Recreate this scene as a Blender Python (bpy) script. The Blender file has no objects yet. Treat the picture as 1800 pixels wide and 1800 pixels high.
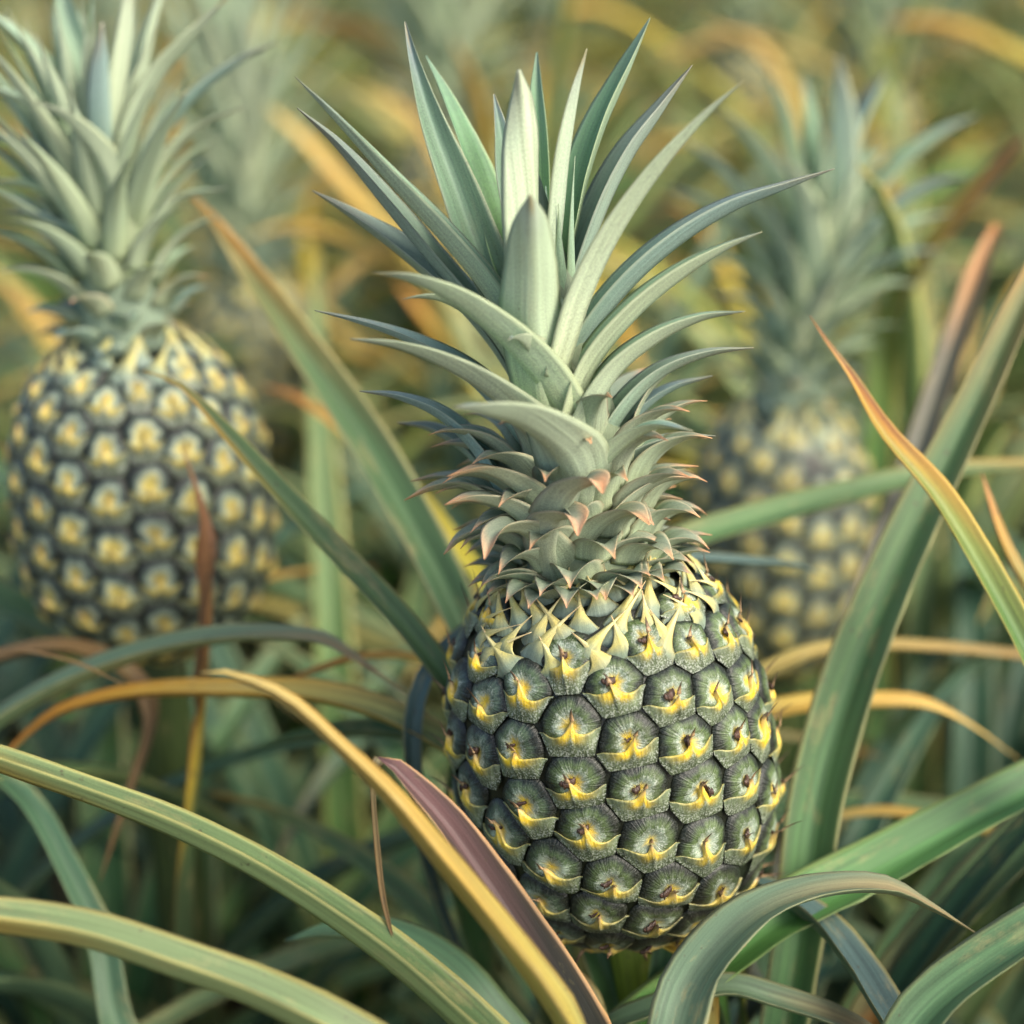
import bpy, math, random
import numpy as np
C = bpy.context.scene
col = C.collection
rnd = random.Random(11)

# ------------------------------------------------------------------ camera, sky, sun, exposure
PITCH = math.radians(22); HC = 0.90
VF = np.array([0, math.cos(PITCH), -math.sin(PITCH)])
VU = np.array([0, math.sin(PITCH), math.cos(PITCH)])
VR = np.array([1.0, 0, 0]); CAM = np.array([0, 0, HC])
cd = bpy.data.cameras.new('camera'); cam = bpy.data.objects.new('camera', cd); col.objects.link(cam)
cam.location = CAM; cam.rotation_euler = (math.pi/2-PITCH, 0, 0)
cd.sensor_width = 36; cd.lens = 60; cd.clip_start = 0.02; cd.clip_end = 400
cd.dof.use_dof = True; cd.dof.focus_distance = 0.612; cd.dof.aperture_fstop = 3.5
C.camera = cam
SUN = np.array([0.62, -0.45, 0.78]); SUN /= np.linalg.norm(SUN)
w = bpy.data.worlds.new('World'); C.world = w; w.use_nodes = True
sky = w.node_tree.nodes.new('ShaderNodeTexSky'); sky.sky_type = 'NISHITA'; sky.sun_disc = False
sky.sun_elevation = math.asin(SUN[2]); sky.sun_rotation = math.atan2(SUN[0], SUN[1])
sky.air_density = 1.0; sky.dust_density = 4.0; sky.ozone_density = 1.0
bg = w.node_tree.nodes['Background']; bg.inputs['Strength'].default_value = 0.15
w.node_tree.links.new(sky.outputs[0], bg.inputs[0])
sl = bpy.data.lights.new('sun', 'SUN'); sl.energy = 1.75; sl.angle = math.radians(26); sl.color = (1, .94, .80)
so = bpy.data.objects.new('sun', sl); col.objects.link(so)
from mathutils import Vector
so.rotation_euler = Vector(SUN).to_track_quat('Z', 'Y').to_euler()
C.view_settings.view_transform = 'Standard'; C.view_settings.look = 'None'
C.view_settings.exposure = 1.02; C.view_settings.gamma = 1
C.cycles.max_bounces = 7; C.cycles.diffuse_bounces = 4

def W(x, y, d):                       # photo pixel (1800 grid) and distance -> point of the field
    return CAM + d*(VF + VR*(x-900)/3000.0 - VU*(y-900)/3000.0)
def proj(p):
    q = np.asarray(p)-CAM; d = q@VF
    return q@VR/d*3000+900, -(q@VU)/d*3000+900, d
def nz(v): return v/(np.linalg.norm(v)+1e-12)
def srgb(c):
    c = np.asarray(c, float)/255
    return np.where(c <= .04045, c/12.92, ((c+.055)/1.055)**2.4)
def sst(a, b, x):
    t = np.clip((x-a)/(b-a), 0, 1); return t*t*(3-2*t)
def mixc(a, b, t):
    t = np.asarray(t)[..., None]; return a*(1-t)+b*t

# ------------------------------------------------------------------ materials
def new_mat(name):
    m = bpy.data.materials.new(name); m.use_nodes = True; nt = m.node_tree; nt.nodes.clear()
    return m, nt, nt.nodes.new, nt.links.new
def mathn(nt, op, a, b=None):
    n = nt.nodes.new('ShaderNodeMath'); n.operation = op
    for i, x in enumerate((a, b)):
        if x is None: continue
        if isinstance(x, (int, float)): n.inputs[i].default_value = x
        else: nt.links.new(x, n.inputs[i])
    return n.outputs[0]
def leaf_material(name, rough, bloom, transl, streak, patch=.5):
    m, nt, N, L = new_mat(name)
    out = N('ShaderNodeOutputMaterial'); p = N('ShaderNodeBsdfPrincipled')
    ca = N('ShaderNodeAttribute'); ca.attribute_name = 'Col'
    lc = N('ShaderNodeAttribute'); lc.attribute_name = 'lc'
    mp = N('ShaderNodeMapping'); mp.inputs['Scale'].default_value = (900, 14, 40)
    L(lc.outputs['Vector'], mp.inputs['Vector'])
    n1 = N('ShaderNodeTexNoise'); n1.inputs['Scale'].default_value = 1; n1.inputs['Detail'].default_value = 3
    L(mp.outputs[0], n1.inputs['Vector'])
    mp2 = N('ShaderNodeMapping'); mp2.inputs['Scale'].default_value = (330, 7, 9)
    L(lc.outputs['Vector'], mp2.inputs['Vector'])
    n2 = N('ShaderNodeTexNoise'); n2.inputs['Scale'].default_value = 1; n2.inputs['Detail'].default_value = 4
    L(mp2.outputs[0], n2.inputs['Vector'])
    mp3 = N('ShaderNodeMapping'); mp3.inputs['Scale'].default_value = (2600, 1500, 40)
    L(lc.outputs['Vector'], mp3.inputs['Vector'])
    n3 = N('ShaderNodeTexNoise'); n3.inputs['Scale'].default_value = 1; n3.inputs['Detail'].default_value = 2
    L(mp3.outputs[0], n3.inputs['Vector'])
    # value = 1 + streak*(n1-.5) + .5*(n2-.5)
    v = mathn(nt, 'ADD', mathn(nt, 'MULTIPLY', mathn(nt, 'SUBTRACT', n1.outputs[0], .5), streak), 1)
    v = mathn(nt, 'ADD', v, mathn(nt, 'MULTIPLY', mathn(nt, 'SUBTRACT', n2.outputs[0], .5), .8))
    v = mathn(nt, 'ADD', v, mathn(nt, 'MULTIPLY', mathn(nt, 'SUBTRACT', n3.outputs[0], .5), 2.2*bloom+.25))
    mul = N('ShaderNodeVectorMath'); mul.operation = 'SCALE'
    mp4 = N('ShaderNodeMapping'); mp4.inputs['Scale'].default_value = (110, 26, 5); L(lc.outputs['Vector'], mp4.inputs['Vector'])
    n4 = N('ShaderNodeTexNoise'); n4.inputs['Scale'].default_value = 1; n4.inputs['Detail'].default_value = 6; n4.inputs['Roughness'].default_value = .7; L(mp4.outputs[0], n4.inputs['Vector'])
    r4 = N('ShaderNodeMapRange'); r4.inputs['From Min'].default_value = .56; r4.inputs['From Max'].default_value = .74; r4.inputs['To Max'].default_value = patch; L(n4.outputs[0], r4.inputs['Value'])
    mp5 = N('ShaderNodeMapping'); mp5.inputs['Scale'].default_value = (420, 190, 11); L(lc.outputs['Vector'], mp5.inputs['Vector'])
    n5 = N('ShaderNodeTexNoise'); n5.inputs['Scale'].default_value = 1; n5.inputs['Detail'].default_value = 2; L(mp5.outputs[0], n5.inputs['Vector'])
    r5 = N('ShaderNodeMapRange'); r5.inputs['From Min'].default_value = .70; r5.inputs['From Max'].default_value = .76; r5.inputs['To Max'].default_value = patch*1.2; L(n5.outputs[0], r5.inputs['Value'])
    pm = N('ShaderNodeMix'); pm.data_type = 'RGBA'; pm.inputs['B'].default_value = (.40, .32, .13, 1); L(r4.outputs[0], pm.inputs['Factor']); L(ca.outputs['Color'], pm.inputs['A'])
    pn = N('ShaderNodeMix'); pn.data_type = 'RGBA'; pn.inputs['B'].default_value = (.07, .045, .025, 1); L(r5.outputs[0], pn.inputs['Factor']); L(pm.outputs['Result'], pn.inputs['A'])
    L(pn.outputs['Result'], mul.inputs[0]); L(v, mul.inputs['Scale'])
    # powdery bloom
    mx = N('ShaderNodeMix'); mx.data_type = 'RGBA'
    mx.inputs['B'].default_value = (.42, .53, .47, 1)
    fac = mathn(nt, 'MULTIPLY', n2.outputs[0], bloom)
    L(fac, mx.inputs['Factor']); L(mul.outputs[0], mx.inputs['A'])
    L(mx.outputs['Result'], p.inputs['Base Color'])
    # small brown blemishes
    p.inputs['Roughness'].default_value = rough
    p.inputs['Specular IOR Level'].default_value = .35
    bp = N('ShaderNodeBump'); bp.inputs['Strength'].default_value = .35; bp.inputs['Distance'].default_value = .0006
    L(mathn(nt, 'ADD', n1.outputs[0], mathn(nt, 'MULTIPLY', n3.outputs[0], .35)), bp.inputs['Height'])
    L(bp.outputs[0], p.inputs['Normal'])
    tr = N('ShaderNodeBsdfTranslucent'); L(mul.outputs[0], tr.inputs['Color'])
    ms = N('ShaderNodeMixShader'); ms.inputs[0].default_value = transl
    L(p.outputs[0], ms.inputs[1]); L(tr.outputs[0], ms.inputs[2]); L(ms.outputs[0], out.inputs[0])
    return m
M_CROWN = leaf_material('crown_leaf_skin', .58, .42, .12, .9, .25)
M_LEAF = leaf_material('plant_leaf_skin', .50, .06, .16, 1.5, .6)
def skin_material():
    m, nt, N, L = new_mat('pineapple_skin')
    out = N('ShaderNodeOutputMaterial'); p = N('ShaderNodeBsdfPrincipled')
    ca = N('ShaderNodeAttribute'); ca.attribute_name = 'Col'
    pc = N('ShaderNodeAttribute'); pc.attribute_name = 'lc'
    fm = N('ShaderNodeAttribute'); fm.attribute_name = 'dust'
    n1 = N('ShaderNodeTexNoise'); n1.inputs['Scale'].default_value = 1; n1.inputs['Detail'].default_value = 3
    L(pc.outputs['Vector'], n1.inputs['Vector'])
    tc = N('ShaderNodeTexCoord')
    n2 = N('ShaderNodeTexNoise'); n2.inputs['Scale'].default_value = 1500; n2.inputs['Detail'].default_value = 2; L(tc.outputs['Object'], n2.inputs['Vector'])
    n3 = N('ShaderNodeTexNoise'); n3.inputs['Scale'].default_value = 220; n3.inputs['Detail'].default_value = 4; L(tc.outputs['Object'], n3.inputs['Vector'])
    v = mathn(nt, 'ADD', mathn(nt, 'MULTIPLY', mathn(nt, 'SUBTRACT', n1.outputs[0], .5), 1.7), 1)
    v = mathn(nt, 'ADD', v, mathn(nt, 'MULTIPLY', mathn(nt, 'SUBTRACT', n3.outputs[0], .5), 1.3))
    v = mathn(nt, 'MAXIMUM', v, .25)
    mul = N('ShaderNodeVectorMath'); mul.operation = 'SCALE'
    L(ca.outputs['Color'], mul.inputs[0]); L(v, mul.inputs['Scale'])
    r = N('ShaderNodeMapRange'); r.inputs['From Min'].default_value = .50; r.inputs['From Max'].default_value = .60
    L(n2.outputs[0], r.inputs['Value'])
    fac = mathn(nt, 'MULTIPLY', r.outputs[0], fm.outputs['Fac'])
    mx = N('ShaderNodeMix'); mx.data_type = 'RGBA'; mx.inputs['B'].default_value = (.48, .52, .44, 1)
    L(fac, mx.inputs['Factor']); L(mul.outputs[0], mx.inputs['A']); L(mx.outputs['Result'], p.inputs['Base Color'])
    p.inputs['Roughness'].default_value = .42; p.inputs['Specular IOR Level'].default_value = .4
    bp = N('ShaderNodeBump'); bp.inputs['Strength'].default_value = .6; bp.inputs['Distance'].default_value = .0008
    L(mathn(nt, 'ADD', n1.outputs[0], mathn(nt, 'MULTIPLY', n2.outputs[0], .3)), bp.inputs['Height']); L(bp.outputs[0], p.inputs['Normal'])
    L(p.outputs[0], out.inputs[0]); return m
M_SKIN = skin_material()
M_SKIN2 = leaf_material('tip_bract_skin', .55, .30, .06, .8)
def soil_material():
    m, nt, N, L = new_mat('dark_soil')
    out = N('ShaderNodeOutputMaterial'); p = N('ShaderNodeBsdfPrincipled'); tc = N('ShaderNodeTexCoord')
    n = N('ShaderNodeTexNoise'); n.inputs['Scale'].default_value = 14; n.inputs['Detail'].default_value = 8; L(tc.outputs['Object'], n.inputs['Vector'])
    cr = N('ShaderNodeValToRGB'); cr.color_ramp.elements[0].color = (.02, .014, .01, 1); cr.color_ramp.elements[1].color = (.13, .085, .05, 1)
    L(n.outputs[0], cr.inputs[0]); L(cr.outputs[0], p.inputs['Base Color']); p.inputs['Roughness'].default_value = .95
    bp = N('ShaderNodeBump'); bp.inputs['Distance'].default_value = .03; L(n.outputs[0], bp.inputs['Height']); L(bp.outputs[0], p.inputs['Normal'])
    L(p.outputs[0], out.inputs[0]); return m
M_SOIL = soil_material()

# ------------------------------------------------------------------ mesh collecting
class MB:
    def __init__(s): s.v = []; s.f = []; s.c = []; s.l = []; s.d = []; s.n = 0
    def grid(s, P, c, l, d=None, wrap=False, cap0=False, cap1=False):
        """P (n,m,3): rows x ring"""
        n, m = P.shape[:2]; o = s.n
        s.v.append(P.reshape(-1, 3)); s.c.append(np.broadcast_to(c, P.shape).reshape(-1, 3)); s.l.append(l.reshape(-1, 3))
        s.d.append(np.zeros(n*m) if d is None else d.reshape(-1))
        i, j = np.meshgrid(np.arange(n-1), np.arange(m if wrap else m-1), indexing='ij'); j2 = (j+1) % m
        q = np.stack([i*m+j, i*m+j2, (i+1)*m+j2, (i+1)*m+j], -1).reshape(-1, 4)+o
        s.f += q.tolist()
        if cap0: s.f.append([o+k for k in range(m)][::-1])
        if cap1: s.f.append([o+(n-1)*m+k for k in range(m)])
        s.n += n*m
    def build(s, name, mat, parent=None, org=None, scene=True):
        me = bpy.data.meshes.new(name)
        v = np.concatenate(s.v)
        if org is not None: v = v-org
        me.from_pydata(v.tolist(), [], s.f)
        me.polygons.foreach_set('use_smooth', [True]*len(me.polygons))
        a = me.color_attributes.new('Col', 'FLOAT_COLOR', 'POINT')
        c = np.concatenate(s.c); a.data.foreach_set('color', np.c_[c, np.ones(len(c))].ravel())
        a = me.attributes.new('lc', 'FLOAT_VECTOR', 'POINT'); a.data.foreach_set('vector', np.concatenate(s.l).ravel())
        a = me.attributes.new('dust', 'FLOAT', 'POINT'); a.data.foreach_set('value', np.concatenate(s.d).ravel())
        me.materials.append(mat); me.validate()
        o = bpy.data.objects.new(name, me); col.objects.link(o)
        if parent is not None: o.parent = parent
        return o
def thing(name, loc, label, cat, group=None):
    e = bpy.data.objects.new(name, None); e.empty_display_size = .05; col.objects.link(e); e.location = loc
    e['label'] = label; e['category'] = cat
    if group: e['group'] = group
    return e

# ------------------------------------------------------------------ curves and leaves
def smooth_curve(K, n):
    """Catmull-Rom through rows of K (x,y,z,extra...), n samples"""
    K = np.asarray(K, float); m = len(K)
    ch = np.r_[0, np.cumsum(np.linalg.norm(np.diff(K[:, :3], axis=0), axis=1)**.6+1e-9)]
    T = np.zeros_like(K)
    for i in range(m):
        a, b = max(i-1, 0), min(i+1, m-1); T[i] = (K[b]-K[a])/(ch[b]-ch[a])
    t = np.linspace(0, ch[-1], 240); seg = np.clip(np.searchsorted(ch, t, side='right')-1, 0, m-2)
    h = (ch[seg+1]-ch[seg]); s = ((t-ch[seg])/h)[:, None]; h = h[:, None]
    R = (2*s**3-3*s**2+1)*K[seg]+(s**3-2*s**2+s)*h*T[seg]+(-2*s**3+3*s**2)*K[seg+1]+(s**3-s**2)*h*T[seg+1]
    L = np.r_[0, np.cumsum(np.linalg.norm(np.diff(R[:, :3], axis=0), axis=1))]
    u = np.linspace(0, L[-1], n)
    return np.stack([np.interp(u, L, R[:, k]) for k in range(R.shape[1])], 1), u
S = srgb
# style: list of (t from base 0 to tip 1, adaxial colour, abaxial colour), edge colour, edge strength
STY = {
 'crown':  ([(0, (124,150,96), (190,198,150)), (.3, (92,130,84), (184,198,160)), (.8, (92,126,92), (176,192,156)), (.95, (86,104,104), (150,160,138)), (1, (120,104,84), (150,130,100))], (198,198,150), .55),
 'crownl': ([(0, (150,168,112), (184,196,150)), (.3, (146,170,122), (198,210,168)), (.8, (140,168,134), (192,206,170)), (1, (110,116,96), (150,150,120))], (198,202,160), .5),
 'crownb': ([(0, (118,142,96), (150,172,140)), (.3, (76,116,92), (140,170,154)), (.8, (70,96,104), (130,160,156)), (1, (110,96,92), (140,130,110))], (190,196,160), .5),
 'crowng': ([(0, (112,150,60), (150,172,118)), (.35, (96,146,54), (150,176,130)), (.8, (80,128,76), (140,166,130)), (1, (80,110,84), (140,150,110))], (196,206,150), .55),
 'crownp': ([(0, (96,128,84), (156,176,144)), (.4, (80,112,80), (144,168,142)), (.78, (84,100,86), (140,156,136)), (1, (110,96,84), (140,126,104))], (190,190,160), .5),
 'red':    ([(0, (126,144,98), (178,188,142)), (.45, (116,134,106), (172,184,150)), (.78, (122,124,96), (164,170,134)), (.91, (204,146,96), (206,166,122)), (1, (214,138,72), (216,156,92))], (208,176,128), .5),
 'cream':  ([(0, (96,110,86), (100,118,108)), (.20, (130,138,90), (120,134,104)), (.42, (192,176,76), (196,180,84)), (.72, (214,200,128), (216,204,134)), (.93, (186,150,96), (186,150,96)), (1, (232,214,160), (220,196,140))], (236,224,150), .4),
 'green':  ([(0, (90,122,56), (132,150,96)), (.5, (78,108,58), (130,146,96)), (.9, (90,108,60), (140,146,90)), (1, (170,130,60), (180,140,70))], (180,166,96), .6),
 'olive':  ([(0, (60,98,30), (142,156,92)), (.4, (84,108,50), (150,160,96)), (.9, (110,120,76), (150,156,100)), (1, (170,140,70), (180,150,80))], (196,182,106), .7),
 'dgreen': ([(0, (52,86,50), (96,118,84)), (.6, (50,82,56), (90,112,82)), (1, (70,90,60), (110,120,80))], (140,140,90), .5),
 'bgreen': ([(0, (120,160,60), (120,144,84)), (.35, (108,156,48), (130,150,90)), (.7, (92,132,60), (120,140,90)), (1, (80,112,64), (120,134,90))], (190,186,110), .7),
 'teal':   ([(0, (76,112,56), (116,136,90)), (.4, (74,108,60), (114,134,90)), (.8, (84,104,62), (120,130,86)), (.94, (120,104,64), (150,130,80)), (1, (176,116,56), (176,120,66))], (176,166,110), .75),
 'grey':   ([(0, (92,118,76), (138,158,112)), (.5, (84,108,70), (134,154,108)), (.85, (96,108,80), (142,150,108)), (1, (150,120,90), (160,136,100))], (178,172,120), .6),
 'greyn':  ([(0, (84,112,66), (134,156,104)), (1, (88,112,72), (140,158,112))], (178,172,120), .6),
 'blue':   ([(0, (62,82,60), (84,104,78)), (.3, (64,70,66), (84,98,76)), (.5, (70,88,84), (88,106,80)), (1, (80,100,92), (100,118,96))], (180,160,100), .7),
 'purple': ([(0, (66,70,38), (150,168,120)), (.3, (54,50,32), (146,166,122)), (.6, (30,32,20), (146,160,120)), (.85, (36,32,28), (156,154,126)), (1, (96,66,66), (176,140,120))], (196,152,100), .8),
 'gold':   ([(0, (84,110,60), (100,120,74)), (.45, (112,124,76), (124,134,88)), (.62, (148,146,92), (152,150,100)), (.72, (178,152,74), (182,158,86)), (.86, (186,142,66), (188,150,80)), (1, (200,170,120), (196,160,120))], (210,150,90), .5),
 'orange': ([(0, (100,120,56), (124,140,76)), (.62, (112,124,62), (140,146,80)), (.76, (160,146,74), (176,156,84)), (.86, (190,146,62), (190,148,70)), (1, (190,120,60), (190,124,70))], (206,150,80), .5),
 'yellow': ([(0, (70,92,40), (90,108,60)), (.5, (104,118,48), (116,124,66)), (.78, (196,170,56), (198,168,64)), (1, (186,116,60), (190,126,70))], (210,180,100), .4),
 'rust':   ([(0, (44,58,30), (54,66,36)), (.66, (54,70,34), (66,80,40)), (.75, (196,156,44), (190,160,60)), (.80, (140,92,50), (146,100,56)), (1, (150,100,80), (160,110,90))], (180,120,60), .4),
 'tipor':  ([(0, (70,104,48), (116,136,84)), (.70, (84,112,50), (128,140,78)), (.82, (132,132,56), (166,150,84)), (.90, (190,144,60), (196,148,76)), (.95, (176,110,60), (180,112,64)), (1, (120,84,66), (120,84,66))], (206,166,84), .75),
 'slate':  ([(0, (76,92,60), (110,124,84)), (.6, (70,76,66), (104,108,90)), (.93, (84,80,60), (112,104,80)), (.975, (176,122,80), (180,128,84)), (1, (186,124,80), (186,128,84))], (190,150,110), .6),
 'brown':  ([(0, (90,76,48), (100,84,56)), (.5, (104,78,46), (112,86,52)), (1, (120,88,54), (120,90,58))], (150,110,70), .2),
 'straw':  ([(0, (80,96,56), (100,112,70)), (.45, (120,120,72), (130,128,84)), (.7, (176,152,90), (180,158,100)), (1, (170,130,84), (180,140,100))], (206,180,120), .3),
}
def ochre(c, k):      # keep dried blades yellow brown
    r_, g_, b_ = c
    return (r_*.93, g_*.97, b_*.80) if k not in ('red', 'purple', 'cream') and r_ > 1.12*g_ else ((r_*.90, g_*.985, b_*1.0) if k not in ('red', 'cream') and not k.startswith('crown') and r_ < 1.03*g_ else c)
STY = {k: ([(t, S(ochre(a, k)), S(ochre(b, k))) for t, a, b in st], S(ochre(e, k)), es) for k, (st, e, es) in STY.items()}
SEED = [0]
def leaf_into(mb, K, style, fold=32, hint=None, roll=0, n=26, m=7, th=.0010, wav=.0, twist=0, tint=1.0, fit=0, face=0, jit=.03):
    """K rows base->tip: x,y,z,half_width; hint: point high on the plant's axis (adaxial side faces it)"""
    Q, u = smooth_curve(K, n); P = Q[:, :3]; hw = np.maximum(Q[:, 3], .00025)
    SEED[0] += 1; r = np.random.RandomState(SEED[0]*7+3)
    T = np.gradient(P, axis=0); T /= np.linalg.norm(T, axis=1)[:, None]+1e-12
    h = (np.asarray(hint)-P) if np.ndim(hint) == 1 else np.asarray(hint)
    if face: h = h/np.linalg.norm(h, axis=1)[:, None]+face*(CAM-P)/np.linalg.norm(CAM-P, axis=1)[:, None]
    Nn = h-(h*T).sum(1)[:, None]*T; Nn /= np.linalg.norm(Nn, axis=1)[:, None]+1e-9
    t = u/u[-1]
    rl = np.radians(roll+twist*t)
    Sd = np.cross(T, Nn)
    N2 = Nn*np.cos(rl)[:, None]+Sd*np.sin(rl)[:, None]; S2 = np.cross(T, N2)
    if wav:
        ph = r.rand(4)*6.28
        P = P+S2*(wav*np.sin(t*7+ph[0])+wav*.5*np.sin(t*17+ph[1]))[:, None]*hw[:, None]
        hw = hw*(1+wav*.4*np.sin(t*11+ph[2]))
    us = np.linspace(-1, 1, m); us = np.sign(us)*np.abs(us)**.85
    ring = np.r_[us, us[-2:0:-1]]; top = np.r_[np.ones(m), np.zeros(m-2)]
    fa = np.radians(np.broadcast_to(np.asarray(fold, float), (n,)) if np.ndim(fold) == 0 else np.interp(t, [0, 1], fold))
    ua = np.sqrt(ring**2+.004)-.063
    jl = np.interp(np.arange(n), np.arange(0, n+2, 2), 1+jit*r.randn((n+3)//2+(n % 2 == 0))[:len(np.arange(0, n+2, 2))]); jr = 1+.6*jit*r.randn(n)
    jag = np.where(ring[None] < 0, jl[:, None], jr[:, None]); jag = 1+(jag-1)*(np.abs(ring)[None] > .9)
    X = ring[None]*hw[:, None]*np.cos(fa)[:, None]*jag
    Z = ua[None]*hw[:, None]*np.sin(fa)[:, None]-(1-top)[None]*th*(1-ring**2)[None]*np.minimum(1, hw/.006)[:, None]
    if fit:
        e = np.cross(T, P-CAM); e /= np.linalg.norm(e, axis=1)[:, None]+1e-9
        V = S2[:, None]*X[..., None]+N2[:, None]*Z[..., None]; q = (V*e[:, None]).sum(-1); wp = q.max(1)-q.min(1)
        k = np.clip(2*hw/np.maximum(wp, 1e-5), .8, fit); k = np.convolve(np.pad(k, 3, mode='edge'), np.ones(7)/7, mode='valid')
        X = X*k[:, None]; Z = Z*k[:, None]
    G = P[:, None]+S2[:, None]*X[..., None]+N2[:, None]*Z[..., None]
    st, ec, es = STY[style]; ts = [a[0] for a in st]
    tt = np.clip(t[:, None]+.05*(1-np.abs(ring))[None]*0+.05*np.sin(ring*3+r.rand()*6)[None]*sst(.1, .5, t)[:, None]*(t < .99)[:, None], 0, 1)
    ca = np.stack([np.interp(tt, ts, [a[1][k] for a in st]) for k in range(3)], -1)
    cb = np.stack([np.interp(tt, ts, [a[2][k] for a in st]) for k in range(3)], -1)
    c = mixc(cb, ca, np.broadcast_to(top[None], tt.shape))
    c = mixc(c, ec, np.broadcast_to(es*sst(.80, 1, np.abs(ring))[None], tt.shape))
    br = 1+.16*(r.rand()-.5); c = c*br*tint*(1+.06*(r.rand(3)-.5))
    lc = np.stack([np.broadcast_to(ring[None], tt.shape)*hw[:, None]+r.rand()*.5, np.broadcast_to(u[:, None], tt.shape), np.full(tt.shape, r.rand()*9)+top[None]*3], -1)
    mb.grid(G, c, lc, wrap=True, cap0=True, cap1=True)
def leaf_obj(name, parent, org, K, style, mat, label=None, **kw):
    mb = MB(); leaf_into(mb, K, style, **kw); o = mb.build(name, mat, parent, org)
    if label: o['label'] = label
    return o

# ------------------------------------------------------------------ fruit
class Fruit:
    def __init__(s, cen, ax, H, R, pw=(2.7, 2.1)):
        s.c = np.asarray(cen, float); s.a = nz(np.asarray(ax, float)); s.H = H; s.R = R; s.pw = pw
        s.X = nz(VR-(VR@s.a)*s.a); s.Y = np.cross(s.a, s.X)
        z = np.linspace(-H, H, 401); r = s.rad(z); L = np.r_[0, np.cumsum(np.hypot(np.diff(z), np.diff(r)))]
        s.zt, s.Lt = z, L-np.interp(0, z, L)     # arc length measured from the equator
    def rad(s, z):
        return s.R*(1-np.clip(np.abs(z)/s.H, 0, 1)**s.pw[0])**(1/s.pw[1])*(1.004-.05*z/s.H)
    def pt(s, phi, L, h=0):                      # phi in rad, 0 = towards camera
        L = np.clip(L, s.Lt[0], s.Lt[-1]); z = np.interp(L, s.Lt, s.zt); r = s.rad(z)
        e = .0004; z1 = np.clip(z-e, -s.H, s.H); z2 = np.clip(z+e, -s.H, s.H); dz = z2-z1; dr = s.rad(z2)-s.rad(z1)
        k = np.hypot(dz, dr)+1e-12; nr, nzv = dz/k, -dr/k
        D = np.cos(phi)[..., None]*(-s.Y)+np.sin(phi)[..., None]*s.X
        return s.c+s.a*(z+nzv*h)[..., None]+D*(r+nr*h)[..., None]
    def rL(s, L): return s.rad(np.interp(L, s.Lt, s.zt))
C_RIM, C_DK, C_MD, C_BL, C_YL = S((22,27,18)), S((30,40,30)), S((68,84,46)), S((140,156,134)), S((222,190,40))
C_LOW, C_BY, C_BC, C_BG, C_BD = S((38,30,30)), S((224,188,24)), S((212,196,100)), S((100,112,84)), S((40,50,30))
C_TIP, C_TAN = S((70,52,38)), S((170,140,104))
def cells(F, pts, up):
    """for each eye: neighbour bisectors in its own tangent frame"""
    P3 = np.array([F.pt(np.array(a), np.array(b)) for a, b in pts]); out = []
    for i, (a, b) in enumerate(pts):
        e = 1e-3; tu = nz(F.pt(np.array(a), np.array(b+e))-F.pt(np.array(a), np.array(b-e)))
        D = np.cos(a)*(-F.Y)+np.sin(a)*F.X; tx = nz(-np.sin(a)*(-F.Y)+np.cos(a)*F.X)
        d = P3-P3[i]; q = np.stack([d@tx, d@tu], 1); ln = np.linalg.norm(d, axis=1); k = (ln > 1e-6) & (ln < .05)
        qq = q[k]; l3 = ln[k]; l2 = np.linalg.norm(qq, axis=1)+1e-9
        out.append((qq/l2[:, None], l3/2))
    return out
def bound(cell, th):
    n, d = cell; c = np.cos(th)[:, None]*n[None, :, 0]+np.sin(th)[:, None]*n[None, :, 1]
    r = np.where(c > .05, d[None]/np.maximum(c, .05), 1e3); r = np.minimum(r, .0160)
    return (r**-22.0).sum(1)**(-1/22.0)*.99
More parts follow.
